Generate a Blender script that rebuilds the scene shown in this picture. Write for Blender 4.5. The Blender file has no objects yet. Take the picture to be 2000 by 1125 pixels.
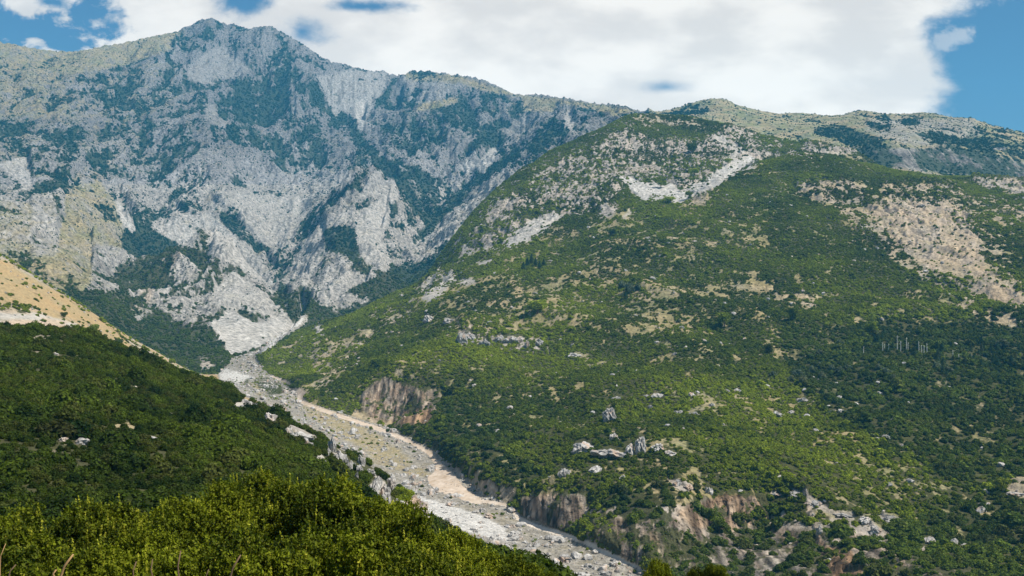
import bpy, math, random
import numpy as np
from mathutils import Vector, Matrix

R = math.radians
def spot(px, py):
    h = ['far left', 'left', 'left of centre', 'just left of centre', 'just right of centre', 'right of centre', 'right', 'far right'][int(min(max(px / 250, 0), 7))]
    v = ['top', 'upper', 'upper middle', 'middle', 'lower middle', 'lower', 'low', 'bottom edge'][int(min(max(py / 141, 0), 7))]
    return h + ', ' + v
rng = np.random.default_rng(7)
random.seed(7)
sc = bpy.context.scene
col = sc.collection

# ---------------------------------------------------------------- camera, sky, sun, exposure
F = 2145.0          # focal length in pixels of a 2000 px wide picture
HOR = 590.0         # row of the eye level
CAMZ = 0.0
cam = bpy.data.cameras.new("camera")
camo = bpy.data.objects.new("camera", cam)
col.objects.link(camo)
camo.rotation_euler = (R(90), 0, 0)
cam.sensor_width = 36
cam.lens = 36 * F / 2000
cam.shift_y = (HOR - 562.5) / 2000
cam.clip_start = 0.1
cam.clip_end = 60000
sc.camera = camo

SUN_EL, SUN_AZ = 52.0, 72.0      # azimuth: degrees clockwise from behind-the-camera (-Y) towards the right (+X)... see below
sx = math.sin(R(SUN_AZ)) * math.cos(R(SUN_EL))
sy = -math.cos(R(SUN_AZ)) * math.cos(R(SUN_EL))
sz = math.sin(R(SUN_EL))
sund = Vector((sx, sy, sz))
sun = bpy.data.lights.new("sun", 'SUN')
sun.energy = 5.0
sun.angle = R(0.9)
sun.color = (1.0, 0.93, 0.81)
suno = bpy.data.objects.new("sun", sun)
suno.rotation_euler = sund.to_track_quat('Z', 'Y').to_euler()
col.objects.link(suno)

sc.view_settings.view_transform = 'Standard'
sc.view_settings.look = 'None'
sc.view_settings.exposure = 0.46
sc.view_settings.gamma = 1.0
sc.cycles.use_denoising = True
sc.cycles.max_bounces = 5
sc.cycles.diffuse_bounces = 3
sc.cycles.transmission_bounces = 2
sc.cycles.volume_bounces = 1
sc.cycles.transparent_max_bounces = 4
sc.render.use_persistent_data = False


class NT:
    """small node-tree helper"""
    def __init__(s, tree):
        s.t = tree
        tree.nodes.clear()

    def n(s, typ, ins=None, **kw):
        nd = s.t.nodes.new(typ)
        for k, v in kw.items():
            setattr(nd, k, v)
        if ins:
            for k, v in ins.items():
                sock = nd.inputs[k]
                if isinstance(v, bpy.types.NodeSocket):
                    s.t.links.new(v, sock)
                else:
                    sock.default_value = v
        return nd

    def m(s, op, a, b=None, c=None, clamp=False):
        ins = {0: a}
        if b is not None: ins[1] = b
        if c is not None: ins[2] = c
        return s.n('ShaderNodeMath', ins, operation=op, use_clamp=clamp).outputs[0]

    def mix(s, f, a, b, blend='MIX'):
        nd = s.n('ShaderNodeMix', data_type='RGBA', blend_type=blend)
        for i, v in ((0, f), (6, a), (7, b)):
            if isinstance(v, bpy.types.NodeSocket):
                s.t.links.new(v, nd.inputs[i])
            else:
                nd.inputs[i].default_value = v if i == 0 else (*v[:3], 1)
        return nd.outputs[2]

    def ramp(s, f, lo, hi):
        return s.n('ShaderNodeMapRange', {0: f, 1: lo, 2: hi, 3: 0.0, 4: 1.0}, interpolation_type='SMOOTHSTEP').outputs[0]


def build_world():
    w = bpy.data.worlds.new("World")
    sc.world = w
    w.use_nodes = True
    t = NT(w.node_tree)
    sky = t.n('ShaderNodeTexSky', sky_type='NISHITA', sun_disc=False, sun_elevation=R(SUN_EL),
              sun_rotation=math.atan2(sx, sy), altitude=900.0, air_density=1.0, dust_density=0.6, ozone_density=2.5)
    tc = t.n('ShaderNodeTexCoord').outputs['Generated']
    sep = t.n('ShaderNodeSeparateXYZ', {0: tc})
    X, Y, Z = sep.outputs
    # direction on a plane one unit north of the viewer: U to the right, V up (the clouds' own bearing and height)
    ys = t.m('MAXIMUM', Y, 0.05)
    U = t.m('DIVIDE', X, ys)
    V = t.m('DIVIDE', Z, ys)
    uv = t.n('ShaderNodeCombineXYZ', {0: U, 1: V, 2: 0.0}).outputs[0]

    def noise(scale, detail, rough, off=(0, 0, 0), sc3=(1, 1.6, 1), dist=0.0, src=uv):
        mp = t.n('ShaderNodeMapping', {0: src, 1: off, 3: sc3}).outputs[0]
        return t.n('ShaderNodeTexNoise', {'Vector': mp, 'Scale': scale, 'Detail': detail, 'Roughness': rough, 'Distortion': dist}).outputs['Fac']

    n1 = noise(13.0, 8, 0.60, (3.1, 1.7, 0), dist=0.25)
    n2 = noise(42.0, 6, 0.62, (7.3, 2.2, 0))
    wob = t.m('ADD', t.m('MULTIPLY', t.m('SUBTRACT', n1, 0.5), 3.4), t.m('MULTIPLY', t.m('SUBTRACT', n2, 0.5), 0.8))

    def px(v): return (v - 1000) / F
    def py(v): return (HOR - v) / F
    # cloud cover value: > 0 cloud, < 0 blue
    # right-hand edge of the big cumulus
    edge = t.m('SUBTRACT', px(1838), U)                       # positive left of the edge
    edge = t.m('MULTIPLY', edge, 26.0)
    edge = t.m('ADD', edge, t.m('MULTIPLY', wob, 0.8))
    edge = t.m('ADD', edge, t.m('MULTIPLY', t.ramp(V, py(60), py(-60)), 0.9))   # the edge leans out towards the top
    cover = edge

    def hole(cx, cy, rx, ry, strength, wamp=1.6, floor=0.0):
        nonlocal cover
        dx = t.m('DIVIDE', t.m('SUBTRACT', U, px(cx)), rx / F)
        dy = t.m('DIVIDE', t.m('SUBTRACT', V, py(cy)), ry / F)
        d = t.m('SQRT', t.m('ADD', t.m('MULTIPLY', dx, dx), t.m('MULTIPLY', dy, dy)))
        v = t.m('ADD', t.m('SUBTRACT', d, 1.0), t.m('MULTIPLY', wob, wamp))
        v = t.m('SUBTRACT', t.m('MULTIPLY', v, strength), floor)
        v = t.m('ADD', v, 0.0)
        cover = t.m('MINIMUM', cover, v)
    hole(55, 48, 105, 42, 1.3)
    hole(110, 88, 60, 16, 1.2)
    hole(-60, 20, 60, 40, 1.2)
    hole(465, 0, 60, 22, 0.6, 1.6, -0.15)
    hole(590, 62, 42, 26, 0.45, 1.6, -0.25)
    hole(710, 12, 60, 10, 0.5, 1.6, -0.25)
    hole(1300, 170, 30, 8, 0.30, 1.2, -0.22)
    hole(95, 4, 30, 14, 0.8)
    dens = t.ramp(cover, -0.35, 0.60)
    # wisp right of the edge
    dx = t.m('ADD', t.m('SUBTRACT', U, px(1882)), t.m('MULTIPLY', t.m('SUBTRACT', V, py(62)), -1.25))
    dyy = t.m('ADD', t.m('SUBTRACT', V, py(62)), t.m('MULTIPLY', t.m('SUBTRACT', U, px(1882)), 0.0))
    dd = t.m('SQRT', t.m('ADD', t.m('POWER', t.m('MULTIPLY', dx, F / 22), 2.0), t.m('POWER', t.m('MULTIPLY', dyy, F / 26), 2.0)))
    wisp = t.m('MULTIPLY', t.ramp(t.m('ADD', dd, t.m('MULTIPLY', wob, 3.0)), 1.5, 0.2), 0.42)
    d2 = t.m('SQRT', t.m('ADD', t.m('POWER', t.m('MULTIPLY', t.m('SUBTRACT', U, px(1890)), F / 60), 2.0), t.m('POWER', t.m('MULTIPLY', t.m('SUBTRACT', V, py(5)), F / 22), 2.0)))
    wisp2 = t.m('MULTIPLY', t.ramp(t.m('ADD', d2, t.m('MULTIPLY', wob, 2.2)), 1.5, 0.2), 0.5)
    dens = t.m('MAXIMUM', dens, t.m('MAXIMUM', wisp, wisp2))
    # cloud tone: soft grey bellies
    b1 = noise(6.0, 5, 0.5, (1.3, 8.2, 0), (1, 2.6, 1), 0.2)
    b2 = noise(18.0, 7, 0.55, (4.0, 3.0, 0), (1, 1.9, 1), 0.2)
    tone = t.m('ADD', t.m('MULTIPLY', b1, 0.72), t.m('MULTIPLY', b2, 0.28))
    tone = t.ramp(tone, 0.42, 0.60)
    # greyer belly up at the top middle of the bank, brighter low down
    low = t.ramp(V, py(-20), py(230))
    tone = t.m('ADD', t.m('MULTIPLY', tone, 0.62), t.m('MULTIPLY', low, 0.40), clamp=True)
    ccol = t.mix(tone, (0.71, 0.635, 0.56), (1.05, 0.95, 0.825))
    thin = t.m('MULTIPLY', t.ramp(U, px(500), px(-100)), 0.10)
    dens = t.m('SUBTRACT', dens, thin, clamp=True)
    # only the half of the sky ahead carries this bank; elsewhere broken cloud
    nb = noise(2.2, 7, 0.55, (0, 0, 0), (1, 1, 1.5), 0.2, tc)
    back = t.ramp(nb, 0.60, 0.68)
    ahead = t.ramp(Y, 0.25, 0.5)
    dens = t.m('ADD', t.m('MULTIPLY', dens, ahead), t.m('MULTIPLY', back, t.m('SUBTRACT', 1.0, ahead)))
    skyc = t.mix(1.0, sky.outputs[0], (0.74, 0.99, 1.09), 'MULTIPLY')
    bg1 = t.n('ShaderNodeBackground', {0: skyc, 1: SKY_STR})
    bg2 = t.n('ShaderNodeBackground', {0: ccol, 1: 1.0})
    ms = t.n('ShaderNodeMixShader', {0: dens, 1: bg1.outputs[0], 2: bg2.outputs[0]})
    t.n('ShaderNodeOutputWorld', {0: ms.outputs[0]})


SKY_STR = 0.057
build_world()

# ---------------------------------------------------------------- noise in numpy


def _hash(ix, iy, seed):
    h = (ix.astype(np.uint32) * np.uint32(374761393) + iy.astype(np.uint32) * np.uint32(668265263) + np.uint32((seed * 1442695041 + 12345) & 0xffffffff))
    h ^= h >> np.uint32(13)
    h *= np.uint32(1274126177)
    h ^= h >> np.uint32(16)
    return h


def gnoise(x, y, seed=0):
    x0 = np.floor(x); y0 = np.floor(y)
    fx = (x - x0).astype(np.float32); fy = (y - y0).astype(np.float32)
    ix = x0.astype(np.int64); iy = y0.astype(np.int64)
    u = fx * fx * fx * (fx * (fx * 6 - 15) + 10)
    v = fy * fy * fy * (fy * (fy * 6 - 15) + 10)

    def g(dx, dy):
        h = _hash(ix + dx, iy + dy, seed)
        a = (h & np.uint32(1023)).astype(np.float32) * np.float32(2 * math.pi / 1024)
        return np.cos(a) * (fx - dx) + np.sin(a) * (fy - dy)
    a = g(0, 0); b = g(1, 0); c = g(0, 1); d = g(1, 1)
    ab = a + u * (b - a)
    cd = c + u * (d - c)
    return (ab + v * (cd - ab)) * 1.5      # about -1..1


def fbm(x, y, wl, octs, seed=0, gain=0.5, ridged=False, lac=2.03):
    out = np.zeros(x.shape, np.float32); a = 1.0; s = 0.0
    for o in range(octs):
        n = gnoise(x / wl + 17.3 * o, y / wl - 9.1 * o, seed + o)
        if ridged:
            n = 1 - 2 * np.abs(n)
        out += a * n; s += a
        a *= gain; wl /= lac
    return out / s


def sstep(a, b, x):
    t = np.clip((x - a) / (b - a), 0, 1)
    return t * t * (3 - 2 * t)


# ---------------------------------------------------------------- the lie of the land: survey points (px, py, distance north)
P = []
def A(*pts):
    P.extend(pts)
def Zp(*pts):      # points given by their height in metres instead
    for px, py, z in pts:
        P.append((px, py, z * F / (HOR - py)))

# foreground and near slope (left)
for px in (-500, 0, 500, 1000, 1500, 2000, 2500):
    A((px, 1340, 3), (px, 1380, 7), (px, 1340, 12))
A((-500, 1200, 25), (0, 1215, 25), (400, 1220, 25), (800, 1240, 25), (1200, 1270, 25), (1600, 1330, 25), (2000, 1400, 25), (2500, 1450, 25))
A((-500, 1050, 50), (0, 1065, 50), (400, 1085, 50), (700, 1110, 50), (950, 1165, 50), (1200, 1270, 50), (1600, 1350, 50), (2000, 1450, 55), (2500, 1500, 55))
A((-500, 930, 80), (0, 945, 80), (200, 955, 80), (400, 985, 80), (600, 1025, 80), (800, 1066, 80), (950, 1096, 80), (1040, 1130, 76), (1080, 1160, 76), (1250, 1230, 80), (1600, 1380, 90), (2000, 1450, 100))
A((-500, 780, 130), (0, 805, 130), (200, 830, 130), (400, 860, 130), (560, 920, 130), (700, 983, 130), (800, 1026, 130), (900, 1060, 115))
A((-500, 680, 200), (0, 712, 200), (150, 730, 200), (300, 765, 200), (450, 810, 200), (560, 845, 200), (650, 880, 200), (740, 930, 190), (820, 1000, 165))
A((-500, 570, 300), (0, 645, 262), (80, 643, 268), (170, 653, 272), (230, 681, 280), (300, 711, 288), (350, 732, 294), (400, 753, 298), (460, 775, 292), (520, 802, 280), (620, 858, 255), (700, 897, 228), (760, 938, 205))
# behind the near crest
A((-500, 620, 420), (0, 668, 380), (100, 668, 390), (200, 690, 400), (300, 735, 400), (400, 790, 430), (500, 850, 420), (600, 910, 400), (700, 970, 340), (780, 1040, 280), (850, 1085, 260), (930, 1110, 220), (1000, 1150, 190), (1080, 1230, 170), (1200, 1300, 170), (1400, 1360, 190), (1700, 1380, 210), (2100, 1380, 230), (2500, 1400, 240))
Zp((650, 930, -76), (760, 990, -86), (850, 1040, -90), (950, 1085, -93), (1080, 1140, -95))
# the torrent bed
Zp((1240, 1115, -96), (1150, 1125, -96), (1100, 1055, -92), (1000, 1050, -92), (1000, 988, -88.5), (920, 1015, -89.5), (870, 960, -86), (945, 958, -86.5),
   (820, 960, -86), (800, 900, -82), (862, 895, -81.5), (750, 872, -78), (700, 832, -73), (790, 838, -73.5), (640, 815, -70.5), (680, 800, -70), (600, 785, -67), (560, 790, -68),
   (562, 745, -63), (520, 745, -62), (500, 715, -56.5), (455, 730, -59), (470, 697, -53.5), (540, 665, -44), (590, 628, -29), (510, 690, -52))
Zp((1350, 1190, -99), (1500, 1260, -102), (1800, 1400, -108), (2200, 1500, -112))
# dry grassy slope (left, behind the near slope)
A((-500, 300, 760), (-200, 400, 720), (0, 497, 700), (50, 528, 712), (100, 560, 725), (150, 592, 740), (200, 625, 760), (300, 682, 800), (380, 728, 840), (430, 748, 860))
A((-500, 560, 500), (0, 632, 480), (0, 600, 520), (0, 560, 590), (100, 632, 540), (100, 600, 620), (190, 668, 600), (250, 680, 660), (320, 712, 690), (360, 730, 740))
A((-500, 400, 1000), (-200, 470, 950), (0, 560, 930), (100, 620, 940), (200, 665, 960), (300, 700, 970), (380, 735, 960))
# right hillside ---------- base, cliffs, slopes
A((1300, 1125, 384), (1400, 1125, 372), (1500, 1130, 358), (1700, 1130, 345), (1850, 1120, 345), (2000, 1125, 340), (2300, 1120, 340), (1500, 1250, 310), (2000, 1250, 290), (2500, 1250, 290))
A((1085, 962, 458), (1080, 1024, 453), (1020, 965, 480), (1140, 975, 450), (1140, 1040, 443), (1030, 1002, 474))
A((1180, 985, 440), (1250, 1000, 424), (1250, 1080, 400), (1330, 1000, 418), (1340, 1080, 398), (1310, 930, 452), (1420, 962, 436), (1420, 1035, 430), (1500, 958, 442), (1500, 1030, 434), (1570, 958, 440), (1600, 1040, 412), (1640, 1000, 425), (1640, 1080, 385),
  (1700, 1030, 412), (1700, 1090, 372), (1780, 1040, 402), (1900, 1075, 385), (2000, 1060, 390))
A((960, 880, 530), (960, 930, 505), (1000, 900, 520), (1100, 900, 512), (1200, 900, 500), (1200, 855, 545), (1300, 890, 500), (1400, 900, 500), (1500, 900, 500), (1600, 900, 500), (1700, 930, 480), (1800, 950, 460), (1900, 960, 455), (2000, 960, 450), (2400, 950, 440))
A((860, 850, 610), (880, 800, 660), (960, 800, 650), (1100, 800, 630), (1200, 800, 610), (1300, 800, 600), (1500, 800, 600), (1700, 820, 585), (1850, 850, 560), (2000, 860, 550), (2400, 850, 540))
A((780, 742, 725), (780, 826, 710), (720, 770, 720), (720, 806, 712), (850, 760, 705), (850, 822, 692), (640, 740, 860), (700, 740, 800))
A((560, 700, 1000), (600, 720, 940), (700, 690, 900), (800, 700, 820), (900, 700, 780), (1000, 700, 770), (1100, 700, 760), (1300, 700, 740), (1500, 700, 725), (1700, 710, 710), (1850, 720, 690), (2000, 730, 670), (2400, 720, 650))
A((520, 692, 1020), (580, 665, 1090), (640, 640, 1150), (700, 616, 1190), (760, 590, 1230), (800, 566, 1270), (850, 540, 1310), (868, 500, 1350), (880, 470, 1380), (920, 412, 1430), (960, 372, 1470), (1020, 327, 1520), (1080, 290, 1570), (1150, 258, 1630), (1230, 222, 1700))
A((720, 640, 1040), (800, 610, 1040), (900, 600, 970), (1000, 600, 930), (1100, 600, 900), (1300, 600, 870), (1500, 600, 860), (1700, 600, 850), (1850, 610, 830), (2000, 620, 800), (2400, 600, 780))
A((900, 530, 1180), (1000, 500, 1150), (1100, 500, 1100), (1300, 500, 1020), (1500, 500, 1000), (1700, 500, 990), (1850, 500, 980), (2000, 500, 960), (2400, 480, 950))
A((960, 440, 1330), (1050, 400, 1350), (1150, 400, 1280), (1250, 410, 1210), (1400, 400, 1160), (1600, 400, 1150), (1750, 410, 1130), (1900, 410, 1140), (2000, 400, 1150), (2400, 380, 1150))
A((1100, 340, 1460), (1200, 330, 1440), (1230, 365, 1350), (1300, 385, 1270), (1330, 350, 1370), (1400, 355, 1290), (1430, 325, 1380), (1300, 310, 1500), (1400, 300, 1500), (1230, 270, 1580), (1330, 250, 1640), (1460, 340, 1280))
A((1480, 312, 1370), (1550, 300, 1370), (1620, 300, 1370), (1700, 318, 1390), (1790, 338, 1410), (1900, 346, 1440), (2000, 352, 1450), (2400, 330, 1480))
A((1550, 350, 1260), (1700, 360, 1270), (1900, 372, 1290))
A((1330, 222, 1740), (1400, 236, 1700), (1450, 256, 1650), (1520, 268, 1620), (1600, 281, 1600), (1680, 297, 1570))
A((1550, 335, 1470), (1650, 345, 1480), (1750, 362, 1500), (1490, 332, 1450), (1435, 350, 1370), (1380, 372, 1310), (1500, 326, 1310), (1440, 356, 1250), (1900, 375, 1600), (2000, 380, 1600), (2400, 360, 1620))
A((1230, 270, 1950), (1330, 262, 2000), (1450, 290, 1850), (1600, 315, 1760), (1700, 330, 1740), (1150, 310, 1900), (1080, 350, 1850), (960, 430, 1750), (880, 540, 1600), (850, 590, 1520), (760, 622, 1430), (700, 645, 1390), (640, 655, 1330), (620, 640, 1420), (660, 633, 1490), (700, 622, 1540), (650, 612, 1580), (700, 600, 1640), (760, 602, 1560), (760, 582, 1700), (820, 562, 1740), (830, 532, 1850))
# far ridge on the right
A((1700, 322, 1860), (1850, 338, 1880), (2000, 352, 1880), (2400, 340, 1900), (1720, 290, 1930), (1850, 290, 1950), (1950, 305, 1950), (2000, 318, 1950), (2400, 300, 1960))
A((1400, 250, 2250), (1500, 262, 2200), (1600, 262, 2200), (1700, 270, 2120), (1800, 262, 2180), (1900, 275, 2120), (2000, 290, 2100), (2400, 250, 2150))
SKYR = [(1240, 216), (1262, 217), (1300, 216), (1330, 208), (1370, 196), (1395, 192), (1415, 193), (1440, 205), (1475, 214), (1520, 222), (1560, 220), (1600, 224), (1630, 226), (1655, 222), (1672, 216), (1690, 216), (1720, 221), (1750, 222), (1785, 222), (1800, 219), (1830, 222), (1850, 228), (1870, 229), (1900, 231), (1925, 240), (1950, 248), (2000, 259), (2060, 270), (2200, 260), (2500, 230)]
for px, py in ((1300, 216), (1395, 192), (1475, 214), (1600, 224), (1690, 216), (1800, 219), (1900, 231), (2000, 259), (2200, 260), (2500, 230)):
    A((px, py, 2750), (px, py + 60, 3400), (px, py + 130, 4600))
# the mountain
SKYL = [(-500, 60), (-200, 70), (0, 82), (30, 87), (62, 94), (100, 99), (140, 101), (165, 98), (200, 90), (240, 84), (280, 75), (320, 66), (345, 62), (360, 54), (375, 47), (392, 40), (402, 36), (412, 35), (424, 39), (432, 45), (445, 46), (452, 49), (462, 47), (470, 50), (478, 56), (492, 55), (510, 51), (528, 51), (540, 56), (555, 66), (575, 76), (600, 92), (625, 110), (650, 121), (668, 124), (690, 131), (705, 134), (725, 139), (742, 138), (752, 138), (762, 145), (772, 148), (786, 146), (800, 139), (820, 139), (850, 141), (880, 145), (920, 150), (950, 158), (980, 172), (1005, 184), (1030, 185), (1060, 184), (1080, 189), (1120, 194), (1165, 203), (1195, 203), (1215, 207), (1240, 214), (1262, 218)]
ridge_y = [(-500, 3300), (0, 3350), (165, 3400), (410, 3800), (530, 3780), (765, 3700), (900, 3600), (1080, 3400), (1260, 3100)]
def ry(px): return float(np.interp(px, [a for a, b in ridge_y], [b for a, b in ridge_y]))
for px, py in ((-500, 60), (-200, 70), (0, 82), (100, 99), (165, 98), (240, 84), (345, 62), (410, 35), (445, 47), (500, 53), (530, 51), (600, 92), (660, 123), (745, 138), (765, 149), (800, 139), (900, 147), (980, 172), (1030, 185), (1100, 192), (1200, 205), (1262, 220)):
    y = ry(px)
    A((px, py, y), (px, py + 60, y * 1.18), (px, py + 160, y * 1.5))
for px in (-500, 0, 500, 1000, 1500, 2000, 2500):
    A((px, 330, 7000))
# left flank
A((-500, 200, 2700), (0, 200, 2750), (120, 190, 2850), (-500, 350, 2000), (0, 300, 2350), (130, 300, 2380), (0, 400, 1850), (130, 380, 1950), (0, 480, 1450), (80, 500, 1450), (130, 540, 1350), (200, 600, 1250), (170, 450, 1750), (-500, 480, 1400), (230, 400, 2120), (250, 470, 1950), (60, 330, 2200))
A((240, 560, 1600), (230, 520, 1800), (280, 640, 1230), (330, 680, 1120), (400, 715, 1010), (420, 690, 1060), (370, 640, 1200))
# centre face
A((250, 200, 3000), (280, 270, 2800), (300, 330, 2600), (320, 390, 2420), (290, 450, 2250), (350, 200, 3150), (350, 300, 2620), (420, 110, 3550), (420, 200, 3200), (430, 250, 2900), (450, 330, 2620), (400, 370, 2450), (380, 440, 2150), (420, 420, 2250), (330, 450, 2150),
  (480, 150, 3500), (500, 250, 3150), (520, 320, 2850), (500, 380, 2620), (470, 450, 2230), (540, 380, 2680), (560, 440, 2480), (555, 480, 2330), (600, 200, 3350), (620, 280, 3050), (640, 350, 2820), (580, 120, 3600))
# knoll with the pale cone, at the foot
A((395, 488, 1650), (340, 518, 1590), (290, 558, 1500), (258, 600, 1400), (450, 520, 1600), (500, 563, 1520), (560, 610, 1430), (575, 638, 1400), (430, 570, 1480), (440, 600, 1380), (400, 600, 1390), (340, 600, 1340), (350, 640, 1260), (440, 650, 1230), (480, 690, 1090), (520, 650, 1290), (445, 690, 1090), (500, 620, 1390), (395, 660, 1180),
  (395, 512, 1900), (450, 545, 1830), (500, 585, 1740), (560, 625, 1620), (340, 542, 1850), (290, 582, 1720), (440, 470, 2100), (500, 520, 2020), (550, 565, 1900), (590, 595, 1780), (395, 475, 2150), (330, 505, 2050), (590, 610, 1680))
# V gully, pale spur, dark hollows
A((545, 520, 2080), (600, 560, 1820), (610, 600, 1650), (600, 500, 2050), (640, 520, 1820), (640, 560, 1690), (620, 590, 1630), (680, 480, 1900), (660, 440, 2050), (700, 400, 2060), (740, 338, 2250), (765, 385, 2180), (690, 365, 2480), (640, 400, 2560), (598, 446, 2450), (720, 450, 1970), (800, 395, 2560), (740, 510, 1860), (700, 550, 1760), (680, 590, 1620),
  (765, 190, 3560), (705, 255, 3350), (690, 290, 3120), (730, 305, 3020), (700, 330, 2800), (740, 250, 3200), (800, 230, 3200), (770, 290, 2950), (820, 300, 2900), (830, 360, 2720), (800, 380, 2600), (840, 430, 2480), (810, 480, 2250), (790, 520, 1980), (770, 450, 2300), (820, 510, 1900),
  (850, 220, 3300), (900, 210, 3300), (900, 280, 2950), (880, 340, 2800), (940, 300, 2850), (1000, 240, 3150), (1020, 200, 3350), (975, 280, 3000), (950, 335, 2800), (880, 400, 2600), (930, 400, 2380), (880, 440, 2250), (850, 490, 2080), (1010, 330, 2480), (1060, 270, 2800), (1100, 240, 2900), (1150, 240, 2850), (1200, 225, 2900), (1040, 300, 2600))

P = np.array(P, np.float64)
CX, CY = 1 / 420.0, 2.6
pts = np.stack([P[:, 0] * CX, np.log(P[:, 2]) * CY], 1)
ee = (HOR - P[:, 1]) / F
def kern(d2): return np.sqrt(d2 + 0.02 ** 2)
D2 = ((pts[:, None, :] - pts[None, :, :]) ** 2).sum(-1)
K = kern(D2) - 0.0
n = len(pts)
Pm = np.concatenate([np.ones((n, 1)), pts], 1)
M = np.zeros((n + 3, n + 3)); M[:n, :n] = K - 0.012 * np.eye(n); M[:n, n:] = Pm; M[n:, :n] = Pm.T
sol = np.linalg.solve(M, np.concatenate([ee, np.zeros(3)]))


def base_e(px, lny):
    q = np.stack([px.ravel() * CX, lny.ravel() * CY], 1)
    out = np.empty(len(q))
    for i in range(0, len(q), 20000):
        s = slice(i, i + 20000)
        d2 = ((q[s, None, :] - pts[None]) ** 2).sum(-1)
        out[s] = kern(d2) @ sol[:n] + sol[n] + q[s] @ sol[n + 1:]
    return out.reshape(px.shape)


# ---------------------------------------------------------------- the grid
QUAL = 1.0
def seg(a, b, st): return np.arange(math.log(a), math.log(b), st / QUAL)
lny = np.concatenate([seg(2.2, 60, .03), seg(60, 330, .0065), seg(330, 398, .0023), seg(398, 482, .0007), seg(482, 685, .0023), seg(685, 730, .0011), seg(730, 1000, .0023), seg(1000, 4000, .00135), seg(4000, 5300, .03)])
us = np.concatenate([np.arange(-.80, -.48, .004), np.arange(-.48, .48, .00085 / QUAL), np.arange(.48, .80, .004)])
NR, NC = len(lny), len(us)
print("grid", NR, NC)
cl = np.linspace(lny[0], lny[-1], 820); cu = np.linspace(us[0], us[-1], 260)
CE = base_e(np.repeat((cu * F + 1000)[None, :], len(cl), 0), np.repeat(cl[:, None], len(cu), 1))
# light smoothing of the survey
def blur1(a, ax):
    p = np.pad(a, [(1, 1) if i == ax else (0, 0) for i in range(2)], mode='edge')
    return .25 * np.take(p, range(0, a.shape[ax]), ax) + .5 * a + .25 * np.take(p, range(2, a.shape[ax] + 2), ax)
CE = blur1(blur1(CE, 0), 1)
fi = np.interp(lny, cl, np.arange(len(cl))); i0 = np.clip(fi.astype(int), 0, len(cl) - 2); fr = (fi - i0)[:, None]
rows = CE[i0] * (1 - fr) + CE[i0 + 1] * fr
fj = np.interp(us, cu, np.arange(len(cu))); j0 = np.clip(fj.astype(int), 0, len(cu) - 2); fc = (fj - j0)[None, :]
E = (rows[:, j0] * (1 - fc) + rows[:, j0 + 1] * fc).astype(np.float32)
Yv = np.exp(lny).astype(np.float32)
YY = np.repeat(Yv[:, None], NC, 1)
UU = np.repeat(us.astype(np.float32)[None, :], NR, 0)
XX = UU * YY
Z = E * YY
PX = UU * F + 1000

# ---------------------------------------------------------------- regions
def lin(xs, ys): return np.interp(us * F + 1000, xs, ys).astype(np.float32)[None, :]
yA = lin([-500, 0, 200, 400, 500, 620, 760, 850, 1000, 1080, 1200, 1500, 2500], [400, 385, 400, 430, 440, 420, 300, 255, 190, 170, 165, 190, 230])      # near slope / valley
yB = lin([-500, 0, 200, 380, 470, 520, 560, 2500], [980, 930, 950, 940, 900, 700, 0, 0])                                           # grassy slope ends
yC = lin([-500, 400, 470, 520, 640, 700, 760, 880, 960, 1080, 1230, 1280, 1450, 1600, 1700, 1760, 2500],
         [0, 0, 1020, 1080, 1360, 1420, 1480, 1640, 1750, 1850, 1950, 1990, 1850, 1760, 1730, 1600, 1620])            # right hillside ends, mountain begins
NEAR, GRASSY, HILL, MOUNT, FAR = 0, 1, 2, 3, 4
REG = np.full(YY.shape, MOUNT, np.int8)
REG[(YY < yC)] = HILL
REG[(YY < yB)] = GRASSY
REG[(YY < yA)] = NEAR
REG[(REG == MOUNT) & (PX > 1268 + 0 * YY)] = FAR

# ---------------------------------------------------------------- land cover map (what grows or lies where)
RW, RH = 1000, 563
gx, gy = np.meshgrid((np.arange(RW) + .5) * 2, (np.arange(RH) + .5) * 2)


def poly(pts_):
    m = np.zeros((RH, RW), bool)
    q = np.array(pts_, float)
    for i in range(len(q)):
        x1, y1 = q[i]; x2, y2 = q[(i + 1) % len(q)]
        if y1 == y2: continue
        c = ((y1 > gy) != (y2 > gy)) & (gx < (x2 - x1) * (gy - y1) / (y2 - y1) + x1)
        m ^= c
    return m


def stroke(pts_, w):
    m = np.zeros((RH, RW), bool)
    q = np.array([(p[0], p[1]) for p in pts_], float)
    ws = [p[2] if len(p) > 2 else w for p in pts_]
    for i in range(len(q) - 1):
        a, b = q[i], q[i + 1]; d = b - a
        t = np.clip(((gx - a[0]) * d[0] + (gy - a[1]) * d[1]) / max(d @ d, 1e-6), 0, 1)
        ww = ws[i] + (ws[i + 1] - ws[i]) * t
        m |= (gx - a[0] - t * d[0]) ** 2 + (gy - a[1] - t * d[1]) ** 2 < (ww / 2) ** 2
    return m


def blur(a, k):
    ker = np.exp(-np.linspace(-2, 2, 2 * k + 1) ** 2); ker /= ker.sum()
    for ax in (0, 1):
        p = np.pad(a, [(k, k) if i == ax else (0, 0) for i in range(2)], mode='edge')
        out = np.zeros_like(a)
        for i, w_ in enumerate(ker):
            out += w_ * (p[i:i + a.shape[0], :] if ax == 0 else p[:, i:i + a.shape[1]])
        a = out
    return a


def sample(a, px, py):
    x = np.clip(px / 2 - .5, 0, RW - 1.001); y = np.clip(py / 2 - .5, 0, RH - 1.001)
    xi = x.astype(np.int32); yi = y.astype(np.int32); fx = x - xi; fy = y - yi
    return ((a[yi, xi] * (1 - fx) + a[yi, xi + 1] * fx) * (1 - fy) + (a[yi + 1, xi] * (1 - fx) + a[yi + 1, xi + 1] * fx) * fy).astype(np.float32)


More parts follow.
